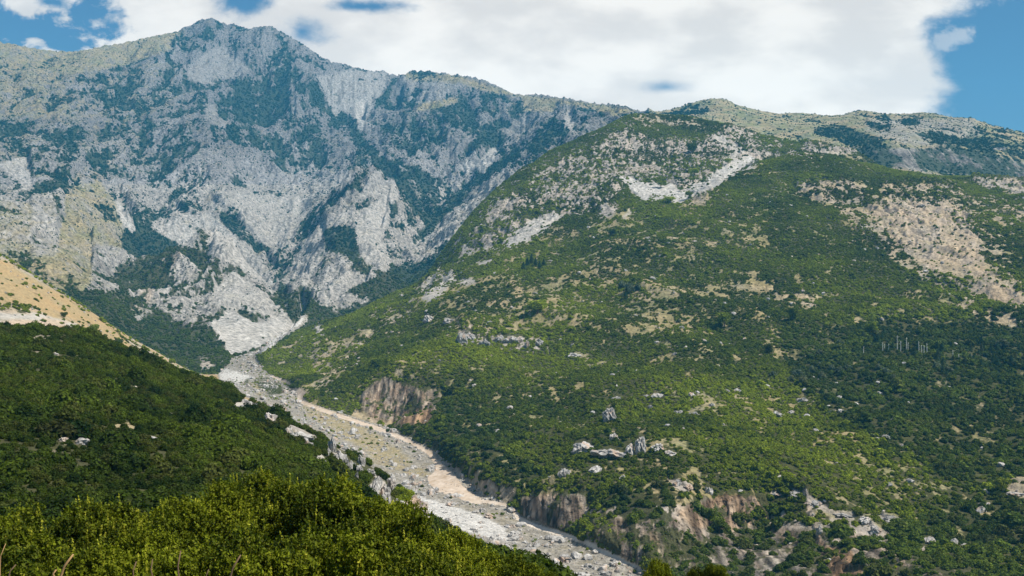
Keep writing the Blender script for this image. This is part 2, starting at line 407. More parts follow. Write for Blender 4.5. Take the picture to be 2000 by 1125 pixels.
def layer(base): return {'D': np.full((RH, RW), base[0], np.float32), 'T': np.full((RH, RW), base[1], np.float32), 'S': np.full((RH, RW), base[2], np.float32), 'O': np.full((RH, RW), base[3], np.float32)}
def paint(L, m, **kw):
    for k, v in kw.items():
        L[k][m] = v

# D = share covered by shrubs, T = dry grass, S = fine pale scree, O = ochre / red earth
LM = layer((.48, .10, .0, .0))
paint(LM, poly([(0, 60), (0, 150), (120, 150), (250, 125), (330, 100), (360, 60), (300, 40)]), D=.16, T=.75)
paint(LM, poly([(0, 140), (130, 140), (200, 160), (150, 230), (0, 250)]), D=.38, T=.6)
paint(LM, poly([(120, 150), (250, 125), (340, 120), (350, 200), (250, 240), (140, 230)]), D=.52, T=.35)
paint(LM, poly([(0, 230), (200, 230), (300, 260), (280, 340), (150, 360), (0, 330)]), D=.56, T=.3)
paint(LM, poly([(90, 420), (140, 365), (190, 350), (230, 400), (250, 470), (215, 520), (150, 580), (60, 540), (0, 500), (0, 430)]), D=.20, T=.85)
paint(LM, poly([(0, 390), (90, 400), (60, 520), (0, 490)]), D=.38, T=.6)
paint(LM, poly([(60, 380), (130, 380), (110, 500), (60, 500)]), D=.22, T=.35)
paint(LM, poly([(180, 480), (235, 480), (230, 560), (180, 560)]), D=.25, T=.2)
paint(LM, poly([(500, 80), (620, 110), (660, 200), (640, 330), (520, 330), (440, 250), (430, 160)]), D=.58, T=.05)
for q, d in (([(350, 50), (400, 38), (420, 70), (410, 85), (385, 105), (345, 100), (330, 80)], .75),
             ([(430, 55), (475, 55), (500, 110), (480, 130), (455, 80)], .55),
             ([(600, 158), (616, 158), (634, 185), (632, 208), (615, 202), (603, 185)], .98),
             ([(560, 70), (600, 95), (650, 122), (700, 140), (680, 150), (640, 130), (590, 110)], .5),
             ([(684, 232), (695, 230), (705, 262), (715, 272), (738, 300), (725, 306), (700, 285), (668, 272), (685, 262)], .98),
             ([(768, 148), (775, 152), (764, 182), (742, 207), (728, 204), (745, 182), (764, 160)], .95),
             ([(725, 298), (760, 312), (800, 318), (832, 330), (850, 350), (862, 380), (850, 420), (838, 448), (822, 430), (800, 405), (775, 372), (750, 340), (728, 322)], .97),
             ([(1005, 270), (995, 300), (950, 330), (900, 368), (862, 398), (832, 440), (800, 470), (812, 478), (850, 450), (885, 408), (930, 368), (975, 335), (1015, 305)], .97),
             ([(685, 345), (725, 325), (718, 345), (665, 388), (625, 420), (585, 452), (575, 458), (605, 425), (650, 388)], .97),
             ([(627, 455), (668, 436), (690, 452), (700, 478), (700, 505), (712, 528), (685, 512), (645, 490), (640, 470)], .98),
             ([(408, 396), (440, 412), (470, 440), (510, 478), (520, 494), (492, 488), (462, 462), (430, 425)], .96),
             ([(285, 440), (300, 412), (330, 390), (345, 365), (375, 360), (395, 395), (402, 440), (398, 455), (370, 420), (350, 408), (320, 418), (295, 445)], .82),
             ([(240, 505), (262, 480), (285, 445), (310, 455), (345, 483), (362, 488), (330, 500), (300, 515), (275, 545), (240, 545), (225, 520)], .9),
             ([(180, 570), (240, 570), (280, 600), (300, 612), (330, 612), (355, 640), (385, 660), (392, 720), (330, 700), (280, 670), (220, 625), (180, 600)], .88),
             ([(350, 245), (400, 225), (440, 235), (520, 262), (560, 280), (520, 292), (470, 290), (430, 275), (380, 285), (350, 275)], .72),
             ([(375, 170), (400, 165), (425, 190), (450, 160), (480, 160), (500, 190), (560, 178), (575, 222), (520, 225), (470, 215), (440, 230), (400, 235)], .7),
             ([(268, 175), (290, 200), (298, 240), (305, 300), (285, 300), (270, 250), (258, 210)], .85),
             ([(270, 285), (310, 290), (340, 310), (330, 360), (300, 350), (275, 320)], .6),
             ([(380, 345), (450, 345), (450, 375), (400, 370)], .6),
             ([(855, 205), (890, 192), (915, 205), (930, 235), (935, 262), (905, 255), (870, 238), (862, 222)], .96),
             ([(800, 195), (830, 190), (850, 220), (870, 250), (860, 300), (820, 280), (790, 240)], .6),
             ([(930, 170), (990, 190), (985, 210), (940, 190)], .65),
             ([(960, 240), (985, 235), (970, 270), (920, 300), (900, 320), (890, 300), (930, 270)], .88),
             ([(1058, 240), (1085, 222), (1112, 212), (1120, 238), (1115, 262), (1085, 270), (1040, 300), (1020, 290), (1045, 262)], .93),
             ([(1012, 192), (1024, 188), (1010, 215), (1000, 235), (996, 228)], .95),
             ([(1050, 205), (1120, 200), (1190, 225), (1150, 250), (1120, 240), (1060, 222)], .55),
             ([(690, 565), (740, 535), (800, 510), (835, 510), (850, 530), (800, 560), (750, 590), (690, 585)], .93),
             ([(640, 600), (680, 590), (680, 640), (610, 645), (600, 640), (620, 615)], .85),
             ([(535, 558), (562, 556), (567, 576), (548, 578)], .95),
             ([(505, 520), (525, 520), (520, 550), (505, 548)], .7),
             ([(575, 560), (600, 545), (605, 570), (585, 585)], .8),
             ([(340, 600), (375, 590), (400, 620), (400, 660), (370, 640)], .75),
             ([(600, 640), (650, 640), (680, 660), (560, 700), (540, 690)], .9)):
    paint(LM, poly(q), D=d)
for q, d, s in (([(365, 135), (400, 105), (440, 85), (470, 115), (488, 138), (460, 150), (420, 165), (370, 155)], .08, .25),
                ([(618, 150), (690, 135), (752, 142), (762, 158), (745, 185), (728, 205), (712, 232), (706, 258), (692, 232), (668, 215), (655, 235), (640, 190)], .10, .45),
                ([(695, 195), (720, 190), (712, 232), (706, 258), (696, 232)], .02, .9),
                ([(780, 150), (860, 155), (900, 170), (850, 195), (790, 200), (770, 180)], .18, .2),
                ([(650, 350), (688, 330), (690, 350), (660, 375), (655, 385)], .06, .3),
                ([(715, 345), (748, 330), (768, 350), (788, 385), (765, 398), (740, 380), (715, 385), (698, 395)], .18, .4),
                ([(700, 410), (755, 385), (762, 410), (745, 470), (770, 510), (755, 530), (715, 522), (700, 480), (692, 450)], .06, .5),
                ([(595, 470), (650, 420), (690, 405), (680, 430), (630, 450), (640, 500), (600, 560), (560, 540), (580, 500)], .10, .35),
                ([(640, 520), (700, 530), (740, 540), (690, 560), (640, 600), (600, 590)], .20, .3),
                ([(305, 445), (345, 425), (398, 465), (402, 492), (350, 480), (315, 460)], .05, .5),
                ([(370, 425), (415, 415), (450, 450), (480, 480), (525, 530), (545, 565), (500, 545), (460, 520), (410, 495), (400, 455)], .07, .5),
                ([(440, 375), (540, 370), (600, 385), (610, 410), (580, 455), (550, 482), (520, 480), (470, 430)], .10, .3),
                ([(440, 330), (560, 320), (640, 330), (640, 370), (600, 390), (440, 370)], .25, .0),
                ([(410, 595), (425, 560), (455, 530), (500, 560), (560, 608), (580, 640), (530, 618), (490, 612), (440, 600)], .07, .55),
                ([(412, 630), (445, 608), (462, 610), (495, 628), (520, 628), (535, 618), (582, 642), (545, 662), (500, 682), (455, 696), (425, 675)], 0, 1),
                ([(572, 640), (590, 612), (605, 615), (600, 640), (580, 655)], 0, .9),
                ([(255, 605), (300, 560), (350, 515), (400, 488), (420, 500), (400, 560), (400, 590), (330, 590), (300, 620), (270, 625)], .24, .3),
                ([(930, 325), (960, 290), (976, 278), (975, 300), (958, 322), (945, 345)], .03, .8),
                ([(898, 325), (912, 312), (930, 322), (915, 338), (902, 335)], .03, .8),
                ([(1000, 235), (1030, 225), (1035, 255), (1000, 270), (985, 255)], .10, .2),
                ([(1108, 215), (1120, 215), (1122, 255), (1112, 258), (1100, 245)], .03, .6),
                ([(222, 390), (234, 395), (268, 450), (258, 460), (245, 440), (228, 410)], .0, .9),
                ([(0, 320), (50, 305), (58, 335), (62, 362), (40, 360), (15, 340)], .04, .55),
                ([(400, 205), (420, 205), (435, 235), (450, 240), (430, 250), (405, 230)], .06, .2),
                ([(860, 480), (940, 420), (1000, 325), (960, 350), (880, 415), (850, 445), (850, 480)], .18, .2),
                ([(640, 590), (690, 570), (725, 580), (700, 620), (660, 620)], .15, .2)):
    paint(LM, poly(q), D=d, S=s)
paint(LM, stroke([(345, 495), (300, 545), (268, 600)], 22), O=.35)
paint(LM, poly([(335, 592), (400, 585), (415, 640), (455, 700), (432, 706), (385, 690), (352, 640)]), D=.42, S=.1)
paint(LM, poly([(300, 560), (350, 520), (395, 495), (400, 560), (395, 590), (330, 590), (290, 622), (262, 610)]), D=.30, S=.1)
paint(LM, poly([(386, 690), (402, 690), (418, 715), (405, 730), (388, 722)]), D=.05, S=.3, O=.3)
paint(LM, poly([(640, 588), (690, 578), (705, 600), (690, 625), (655, 622)]), D=.22, S=.2)
paint(LM, stroke([(590, 655), (700, 618), (790, 585), (870, 545)], 34), D=.93, S=0)
paint(LM, poly([(790, 140), (900, 148), (1000, 182), (1250, 215), (1200, 228), (1150, 212), (1080, 200), (960, 180), (900, 162), (790, 156)]), T=.8, D=.14)
paint(LM, stroke([(820, 210), (860, 203), (885, 195)], 14), T=.95, D=.12)
paint(LM, poly([(1020, 190), (1090, 200), (1080, 220), (1020, 215)]), T=.7, D=.3)

LF = layer((.15, .80, .0, .0))
for q, d in (([(1318, 216), (1345, 203), (1390, 192), (1385, 215), (1372, 235), (1340, 232), (1300, 222)], .62),
             ([(1590, 250), (1640, 245), (1700, 262), (1760, 280), (1790, 292), (1740, 296), (1680, 290), (1620, 272), (1595, 268)], .9),
             ([(1695, 236), (1730, 226), (1742, 250), (1715, 258), (1695, 250)], .92),
             ([(1762, 232), (1800, 219), (1812, 225), (1792, 250), (1770, 252)], .92),
             ([(1800, 222), (1900, 232), (1920, 262), (1850, 275), (1790, 275)], .35),
             ([(1830, 262), (2000, 275), (2000, 330), (1900, 300), (1800, 285)], .72),
             ([(1900, 240), (2000, 262), (2000, 285), (1900, 265)], .55),
             ([(1590, 290), (1700, 285), (1720, 315), (1660, 300)], .7)):
    paint(LF, poly(q), D=d)
paint(LF, poly([(1700, 232), (1900, 232), (1920, 262), (1840, 285), (1760, 282), (1690, 255)]), T=.35)
paint(LF, poly([(1690, 292), (1760, 290), (1850, 290), (1900, 298), (2000, 318), (2000, 352), (1850, 338), (1700, 324)]), T=0.0, D=.72)

LH = layer((.90, .9, .0, .06))
paint(LH, poly([(500, 690), (640, 640), (760, 590), (870, 480), (900, 560), (800, 640), (700, 720), (560, 740)]), D=.86, T=.5)
paint(LH, poly([(1540, 660), (2000, 620), (2000, 960), (1850, 920), (1700, 850), (1560, 760)]), D=.97)
paint(LH, poly([(800, 590), (900, 540), (1300, 540), (1450, 560), (1500, 620), (1300, 660), (1000, 640), (850, 650)]), D=.60, T=.95)
paint(LH, poly([(1000, 440), (1250, 430), (1500, 420), (1500, 560), (1200, 560), (1000, 520)]), D=.76, T=.85)
paint(LH, poly([(880, 480), (960, 372), (1080, 290), (1230, 215), (1330, 215), (1420, 240), (1500, 262), (1690, 290), (1690, 302), (1500, 308), (1430, 345), (1330, 380), (1230, 360), (1180, 400), (1080, 440), (960, 490), (880, 500)]), D=.46, T=.1)
paint(LH, poly([(1240, 225), (1330, 220), (1420, 240), (1380, 275), (1280, 270), (1230, 250)]), D=.78, T=.4)
paint(LH, stroke([(890, 480), (960, 385), (1080, 305), (1230, 232)], 26), D=.82)
paint(LH, poly([(1480, 268), (1600, 280), (1690, 296), (1690, 302), (1560, 300), (1480, 306)]), D=.34)
paint(LH, poly([(1550, 262), (1500, 262), (1450, 262), (1500, 295), (1580, 300)]), D=.7)
paint(LH, poly([(1205, 340), (1225, 345), (1265, 358), (1300, 352), (1330, 375), (1400, 335), (1440, 310), (1470, 305), (1480, 315), (1430, 345), (1400, 365), (1350, 385), (1330, 396), (1290, 392), (1255, 396), (1232, 375)]), D=.03, S=1.0, T=0)
paint(LH, stroke([(1420, 320), (1445, 290), (1400, 270)], 16), D=.15, S=.6)
paint(LH, stroke([(1088, 418, 10), (1060, 438, 26), (1020, 460, 26), (985, 482, 10)], 20), D=.03, S=.9, T=.0)
paint(LH, stroke([(1188, 385), (1165, 420)], 5), D=.0, S=.8)
paint(LH, poly([(1160, 405), (1200, 395), (1215, 405), (1195, 425), (1160, 430)]), D=.2, T=0)
for q in ([(1550, 355), (1640, 355), (1700, 362), (1680, 385), (1640, 400), (1600, 395), (1560, 380)], [(1350, 385), (1400, 380), (1380, 400), (1340, 400)], [(1640, 370), (1720, 380), (1720, 420), (1660, 400)],
          [(1720, 360), (1860, 360), (1900, 380), (1800, 385), (1720, 378)]):
    paint(LH, poly(q), D=.30, T=.4, O=.30)
paint(LH, poly([(1620, 385), (1760, 370), (1900, 385), (1960, 470), (1990, 560), (1900, 590), (1800, 545), (1730, 500), (1660, 440)]), D=.55, T=.5, O=.25)
paint(LH, poly([(1690, 412), (1730, 400), (1800, 388), (1860, 396), (1885, 415), (1905, 455), (1920, 500), (1930, 540), (1880, 535), (1820, 525), (1770, 500), (1730, 450)]), D=.03, T=.35, O=.42)
paint(LH, poly([(1895, 345), (2000, 350), (2000, 378), (1940, 372), (1900, 360)]), D=.08, T=.2, O=.25, S=.2)
paint(LH, poly([(1900, 560), (1940, 555), (2000, 570), (2000, 600), (1940, 590)]), D=.06, T=.3, O=.7)
paint(LH, poly([(1860, 590), (1900, 590), (2000, 620), (2000, 650), (1900, 620)]), D=.5, T=.5, O=.4)
paint(LH, poly([(1900, 380), (2000, 385), (2000, 450), (1940, 430)]), D=.7, T=.4, O=.3)
for q in ([(1510, 572), (1560, 568), (1600, 580), (1590, 598), (1550, 590), (1515, 585)], [(1660, 615), (1690, 618), (1685, 632), (1662, 628)], [(1270, 560), (1340, 565), (1340, 580), (1280, 576)], [(1440, 550), (1520, 560), (1500, 570), (1440, 562)]):
    paint(LH, poly(q), D=.25, T=.7, O=.35)
# pale strips and bare patches on the left part of the hillside
for st, w_ in (([(862, 520), (845, 545), (800, 590)], 8), ([(915, 495), (880, 515)], 7), ([(960, 508), (938, 515)], 12), ([(880, 540), (850, 570), (838, 580)], 22), ([(900, 545), (922, 552)], 14),
               ([(925, 470), (905, 492)], 6), ([(960, 476), (945, 490)], 6), ([(1010, 462), (1100, 420)], 6), ([(1240, 410), (1210, 430)], 6)):
    paint(LH, stroke(st, w_), D=.06, S=.6, T=.3)
for st, w_ in (([(1000, 555), (1012, 575)], 22), ([(960, 590), (1010, 600)], 14), ([(1195, 470), (1170, 472)], 9), ([(880, 640), (1010, 645)], 10), ([(1130, 610), (1120, 640)], 8), ([(1250, 545), (1320, 580)], 10),
               ([(1240, 560), (1270, 590)], 8)):
    paint(LH, stroke(st, w_), D=.3, T=1.0, O=.4)
# eroded left flank above the torrent
paint(LH, poly([(600, 690), (640, 665), (720, 640), (730, 650), (690, 690), (660, 730), (630, 770), (600, 745), (620, 710)]), D=.55, T=.6, O=.1)
for st, w_ in (([(724, 648), (690, 690), (650, 735)], 5), ([(640, 690), (615, 715)], 5), ([(655, 670), (640, 700), (620, 720)], 5), ([(700, 660), (670, 715), (640, 760)], 4)):
    paint(LH, stroke(st, w_), D=.08, T=.6, O=.15)
paint(LH, poly([(612, 640), (622, 632), (634, 655), (622, 662)]), D=.0, S=.8)
paint(LH, poly([(540, 745), (600, 760), (640, 800), (600, 790), (560, 765)]), D=.6)
# crags and cliffs
paint(LH, poly([(890, 640), (920, 636), (985, 655), (1060, 662), (1090, 690), (1040, 690), (990, 680), (905, 675)]), D=.42, T=.15)
paint(LH, poly([(705, 800), (712, 765), (745, 735), (762, 742), (800, 755), (862, 765), (858, 800), (842, 828), (780, 828), (735, 815)]), D=.18, T=.1, O=.25)
paint(LH, poly([(790, 800), (850, 800), (842, 828), (785, 828)]), D=.05, O=.75)
paint(LH, poly([(690, 800), (780, 826), (760, 835), (690, 818)]), D=.08, T=.5, O=.45)
paint(LH, poly([(1020, 972), (1070, 962), (1140, 968), (1142, 1005), (1125, 1032), (1060, 1030), (1020, 1008)]), D=.20, T=.0, O=.25)
paint(LH, poly([(1140, 985), (1310, 985), (1640, 1010), (1900, 1090), (1900, 1125), (1250, 1125), (1150, 1050)]), D=.56, T=.05, O=.16)
paint(LH, poly([(1325, 1000), (1345, 985), (1420, 962), (1490, 968), (1500, 1015), (1430, 1035), (1350, 1028)]), D=.42, T=.0, O=.45)
paint(LH, poly([(1355, 990), (1420, 990), (1420, 1010), (1370, 1015)]), D=.9)
paint(LH, poly([(1608, 1065), (1655, 1068), (1690, 1125), (1620, 1125)]), D=.2, T=0, O=.85)
paint(LH, stroke([(1578, 985), (1590, 1030), (1605, 1065)], 12), D=.1, T=0, O=.5)
paint(LH, poly([(1500, 955), (1575, 955), (1600, 985), (1690, 1005), (1725, 1040), (1715, 1055), (1690, 1030), (1640, 1010), (1590, 995), (1560, 970), (1500, 970)]), D=.22, T=.1, O=.05)
paint(LH, poly([(1715, 1000), (1755, 1015), (1760, 1022), (1725, 1015)]), D=.2, T=.1)
paint(LH, poly([(1960, 930), (2000, 930), (2000, 975), (1950, 960)]), D=.35, T=.5)
paint(LH, poly([(1300, 930), (1330, 935), (1360, 950), (1340, 965), (1315, 950)]), D=.3, T=.2)
paint(LH, poly([(1150, 1060), (1300, 1030), (1420, 1060), (1420, 1125), (1300, 1125)]), D=.52, T=.3, O=.12)
paint(LH, poly([(940, 935), (1010, 955), (1010, 985), (960, 965), (930, 945)]), D=.35, T=.8, O=.2)

LG = layer((.05, .95, .0, .45))
paint(LG, poly([(0, 595), (60, 598), (95, 620), (60, 632), (0, 632)]), D=.45, T=.5)
paint(LG, stroke([(0, 500), (100, 552), (200, 612), (300, 672), (390, 726)], 16), D=.28, T=.5, S=.15, O=.2)
paint(LG, stroke([(0, 620), (60, 618), (130, 628), (180, 655), (240, 690)], 10), D=.12, S=.7, O=.2)
paint(LG, poly([(0, 625), (130, 625), (130, 640), (0, 640)]), D=.03, S=.2, T=.2, O=.85)
paint(LG, stroke([(250, 665), (330, 712), (380, 735)], 9), D=.3, S=.4, O=.2)

LN = layer((.975, .5, .0, .0))
for cx, cy, w_ in ((215, 770, 5), (105, 692, 6), (270, 758, 8), (480, 790, 14), (330, 810, 10), (270, 770, 6)):
    paint(LN, stroke([(cx - w_, cy), (cx + w_, cy + 3)], w_), D=.15, S=.5)
for cx, cy, w_ in ((180, 838, 18), (150, 842, 14), (245, 830, 14), (290, 812, 12), (120, 838, 12), (518, 880, 10), (300, 835, 10), (110, 850, 12), (160, 860, 10), (430, 835, 9)):
    paint(LN, stroke([(cx - w_, cy), (cx + w_, cy + 2)], w_ * .8), D=.5, T=.9, O=.3)
for st, w_ in (([(560, 818), (600, 850), (615, 858)], 18), ([(640, 860), (652, 885), (665, 905), (678, 925)], 14), ([(625, 895), (632, 905)], 14), ([(745, 938), (730, 955), (750, 975), (768, 1000)], 22), ([(700, 890), (730, 920), (745, 940)], 12), ([(790, 985), (812, 1005)], 30), ([(820, 985), (835, 1010)], 22),
               ([(525, 808), (530, 820)], 10)):
    paint(LN, stroke(st, w_), D=.12, S=.15, T=0)

RIV = poly([(500, 683), (455, 700), (425, 735), (440, 760), (520, 790), (560, 830), (640, 880), (700, 930), (790, 1010), (830, 1060), (1060, 1180), (1320, 1180), (1260, 1112), (1240, 1100), (1150, 1064), (1080, 1030), (1015, 1003), (1000, 985), (940, 962), (885, 905), (852, 882), (770, 838), (700, 818), (600, 785), (575, 762), (545, 742), (515, 720), (505, 700)])
RIV |= stroke([(505, 690, 10), (560, 652, 12), (585, 632, 14), (598, 618, 8)], 10)
SANDY = poly([(815, 968), (870, 985), (940, 1010), (985, 1030), (1010, 1060), (960, 1050), (900, 1030), (850, 1010), (825, 1000)]) | poly([(425, 738), (440, 722), (480, 730), (500, 738), (470, 752)]) | stroke([(505, 690), (560, 652), (590, 622)], 7) | stroke([(1090, 1118), (1150, 1122)], 6)
TAN_RIV = poly([(575, 775), (650, 800), (740, 850), (800, 890), (850, 935), (800, 930), (720, 890), (620, 830)]) | poly([(490, 745), (515, 742), (512, 775), (500, 770)])
GREEN_RIV = poly([(500, 740), (545, 745), (560, 775), (530, 778), (505, 760)]) | poly([(480, 740), (492, 742), (490, 755), (478, 750)])
TRACK = stroke([(530, 735, 3.7), (560, 745, 6.7), (575, 758, 6.7), (590, 768, 11.8), (583, 782, 7.4), (620, 798, 6.7), (680, 818, 6.7), (740, 838, 8.1), (800, 862, 7.4), (840, 885, 8.9), (850, 900, 7.4)], 8)
TRACK |= poly([(845, 895), (860, 900), (885, 925), (905, 950), (930, 968), (950, 978), (935, 985), (905, 978), (880, 965), (860, 962), (838, 945), (835, 932), (852, 918)])
TRACK |= stroke([(945, 978, 6.7), (985, 985, 5.9), (1005, 995, 8.1), (1012, 1012, 8.9), (1040, 1026, 8.1), (1085, 1040, 9.6), (1140, 1058, 9.6), (1190, 1082, 9.6), (1240, 1104, 10.4), (1300, 1128, 11.1)], 10)

# ---------------------------------------------------------------- relief detail
PYs = HOR - E * F
near_bed = sample(blur(RIV.astype(np.float32), 6), PX, PYs) * ((REG == HILL) | (REG == GRASSY) | (REG == MOUNT)) * (YY > 300) * (YY < 1600)
bed_flat = 1 - .93 * near_bed
mt = ((REG == MOUNT) | (REG == FAR)).astype(np.float32)
# soften the region switch
far_w = (sstep(900, 1500, YY) * mt * sstep(0.0, .20, np.log(YY) - np.log(np.maximum(yC, 1000.0)))).astype(np.float32)
# screes are smooth
LMb = {k: blur(v, 3) for k, v in LM.items()}
LFb = {k: blur(v, 5 if k == 'D' else 3) for k, v in LF.items()}
LHb = {k: blur(v, 4 if k == 'D' else 3) for k, v in LH.items()}
LGb = {k: blur(v, 2) for k, v in LG.items()}
LNb = {k: blur(v, 1) for k, v in LN.items()}


def cover(px, py):
    out = {}
    for k in 'DTSO':
        v = np.zeros(px.shape, np.float32)
        for reg, L in ((MOUNT, LMb), (FAR, LFb), (HILL, LHb), (GRASSY, LGb), (NEAR, LNb)):
            m = REG == reg
            v[m] = sample(L[k], px[m], py[m])
        out[k] = v
    return out


C0 = cover(PX, PYs)
smooth_s = 1 - .9 * C0['S']
rock_h = sstep(.75, .35, C0['D']) * (1 - .8 * C0['T']) * (1 - .7 * C0['S'])
wx = XX + 25 * fbm(XX, YY, 180, 2, 50); wy = YY + 25 * fbm(XX, YY, 180, 2, 60)
# mountain: gullies run down the fall line (wavelength short across, long downhill)
g1 = fbm(wx, wy / 2.6, 210, 3, 1, .5, True)
g2 = fbm(wx, wy / 2.6, 58, 4, 11, .6, True)
g3 = fbm(wx, wy / 2.0, 19, 3, 31, .65, True)
dz = (g1 * 46 * (1 - .7 * C0['S']) + g2 * 20 * smooth_s + g3 * 4.5 * smooth_s) * far_w * (1 - .6 * sstep(1120, 1330, PX)) * (1 - .45 * C0['T'])
GUL = (g1 * .5 + g2 * .8 + g3 * .35) * far_w
del g1, g2, g3
# hillside and slopes
hl = 1 - sstep(1000, 1800, YY) * (1 - .0 * far_w) * mt
h1 = fbm(wx, wy, 70, 4, 5, .5)
h0 = fbm(wx + .35 * wy, wy / 2.2, 120, 2, 6, .5, True)
h2 = fbm(XX, YY, 16, 3, 9, .55, True)
amp = np.where(REG == NEAR, np.clip(YY / 130, .15, 1) * .35, np.where(REG == GRASSY, .5, 1.0)).astype(np.float32)
dz += hl * (h0 * 10.0 * (REG == HILL) * sstep(1500, 1150, YY) + h1 * 3.6 * amp + h2 * rock_h * np.where(REG == HILL, 6.0 * sstep(700, 1100, YY) + 3.2, .6))
del h1, h2
dz *= bed_flat
Z += dz * sstep(1.0, 30.0, YY)
del dz, wx, wy

# keep the skyline where it is
E = Z / YY
def fix_sky(sky, mask, y_lo):
    global Z
    tgt = ((HOR - np.interp(us * F + 1000, [a for a, b in sky], [b for a, b in sky])) / F).astype(np.float32)
    small = gnoise(us * F / 9.0, us * 0, 77) * 1.1 / F + gnoise(us * F / 23.0, us * 0, 78) * 1.3 / F
    Em = np.where(mask, Z / YY, -9)
    r = Em.argmax(0)
    cur = Em.max(0)
    d = np.where(cur > -5, tgt - cur, 0)
    d = np.convolve(np.pad(d, 12, mode='edge'), np.hanning(25) / np.hanning(25).sum(), 'valid').astype(np.float32)
    yr = YY[r, np.arange(NC)][None, :]
    w = sstep(y_lo, 1.0, YY / yr)
    Z = np.where(mask, Z + d[None, :] * YY * w + small[None, :] * YY * sstep(.93, 1.0, YY / yr) * .5, Z)
for _ in range(2):
    fix_sky(SKYL, (PX < 1268) & (YY > 2200), .70)
    fix_sky(SKYR, (PX >= 1268) & (YY > 2000), .85)
E = Z / YY
PYf = HOR - E * F

# ---------------------------------------------------------------- visible from the viewpoint and its neighbourhood (used only to spend shrubs where they can be seen)
runmax = np.maximum.accumulate(E, 0)
vis = E > runmax - 0.016

# ---------------------------------------------------------------- land cover on the grid, ragged edges
jw = np.where(mt > 0, 2.0, 1.0).astype(np.float32)
jx = fbm(XX / jw, YY / jw, 38, 4, 71, .6) * 24 + gnoise(XX / 4, YY / 4, 75) * 2
jy = fbm(XX / jw, YY / jw, 38, 4, 72, .6) * 16 + gnoise(XX / 4, YY / 4, 76) * 1.5
jn = np.where(REG == NEAR, .3, np.where(REG >= MOUNT, .26, .6)).astype(np.float32)
C = cover(PX + jx * jn, PYf + jy * jn)
trk = sample(blur(TRACK.astype(np.float32), 1), PX + jx * .07, PYf + jy * .07) * ((REG == HILL) | (REG == GRASSY)) * (YY > 330) * (YY < 1100)
riv = sample(blur(RIV.astype(np.float32), 2), PX + jx * .2, PYf + jy * .2) * (REG != NEAR) * (YY > 330) * (YY < 1900)
sandy = sample(blur(SANDY.astype(np.float32), 2), PX + jx * .7, PYf + jy * .7) * riv
tanr = sample(blur(TAN_RIV.astype(np.float32), 4), PX + jx, PYf + jy) * riv
grnr = sample(blur(GREEN_RIV.astype(np.float32), 2), PX + jx, PYf + jy) * riv
del jx, jy
isriv = riv > .5
istrk = trk > .45

# patchiness of shrubs
pf = fbm(XX + YY * .15, YY / 3.2, 110, 2, 100) * .25 + fbm(XX + .2 * YY, YY / 2.8, 44, 5, 101, .92) * .66
pn = fbm(XX, YY / 1.4, 45, 2, 110) * .32 + fbm(XX, YY / 1.7, 10, 4, 111, .85) * .95
def rank01(q, m):
    qq = np.quantile(q[m][::37], np.linspace(0, 1, 201))
    return np.interp(q, qq, np.linspace(0, 1, 201)).astype(np.float32)
pf = pf + GUL * .42
patch = np.where(mt > 0, rank01(pf, mt > 0), rank01(pn, (mt == 0) & (YY > 60)))
del pf, pn
V = sstep(-.06, .06, C['D'] - patch)
V = np.where(isriv, 0, V) * (1 - istrk)
V = np.maximum(V, np.where(isriv, grnr, 0)).astype(np.float32)

# slope for rock / soil split
dZr = np.gradient(Z, axis=0) / np.gradient(YY, axis=0)
dZc = np.gradient(Z, axis=1) / np.maximum(np.gradient(XX, axis=1), 1e-3)
slope = np.sqrt(dZr ** 2 + dZc ** 2)

# ---------------------------------------------------------------- albedo of the ground (rock, scree, grass, earth); sunlight is left to the renderer, cliff shade is added further down
def c3(*v): return np.array(v, np.float32)
def lerp(a, b, t): return a + (b - a) * t[..., None]
nA = fbm(XX, YY, 60, 3, 200)[..., None]
nB = fbm(XX, YY, 5, 2, 210)[..., None]
ROCK = c3(.33, .31, .285); ROCKD = c3(.19, .18, .17); SCREE = c3(.43, .41, .38); GRASS = c3(.30, .245, .14); OCHRE = c3(.45, .335, .22); SOIL = c3(.30, .23, .15)
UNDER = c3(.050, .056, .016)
base = ROCK + nA * .05 + (ROCKD - ROCK) * np.clip(.35 + nB * 1.3, 0, 1)
base = np.where((REG == MOUNT)[..., None], base * (1 + .55 * fbm(XX, YY / 3, 120, 4, 205, .7))[..., None], base)
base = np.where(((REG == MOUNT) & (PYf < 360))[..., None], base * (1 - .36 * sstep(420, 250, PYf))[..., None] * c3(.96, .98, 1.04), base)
hillr = ((REG == HILL) | (REG == NEAR))[..., None]
base = np.where(hillr, base * c3(1.12, 1.06, 1.0), base)
gfac = np.clip(C['T'] * 1.3 - sstep(.75, 1.5, slope) * .5 + fbm(XX, YY, 22, 3, 220) * .7 - .1, 0, 1)
gmix = lerp(np.where((REG == HILL)[..., None], c3(.26, .215, .10), GRASS), np.broadcast_to(c3(.17, .18, .085), base.shape), np.clip((.4 + nA[..., 0] * 1.2).clip(0, 1) * np.where(REG == GRASSY, .25, np.where(REG == FAR, 1.3, .75)), 0, 1))
base = lerp(base, gmix, gfac)
ofac = np.clip(C['O'] * 1.15 + fbm(XX, YY / 2, 14, 3, 230) * .55 * (C['O'] > .05), 0, 1)
base = lerp(base, np.where((C['T'] > .6)[..., None] & (REG == GRASSY)[..., None], c3(.40, .26, .12), OCHRE), ofac * .85)
streak = fbm(XX + .3 * YY, YY / 9, 9, 3, 240, .6)
SC = SCREE + (nB * .05 + streak[..., None] * .10)
base = lerp(base, SC, np.clip(C['S'], 0, 1))
base = lerp(base, np.where(((mt > 0) & (YY > 1750))[..., None], c3(.024, .040, .018), UNDER * .8), V * .93)
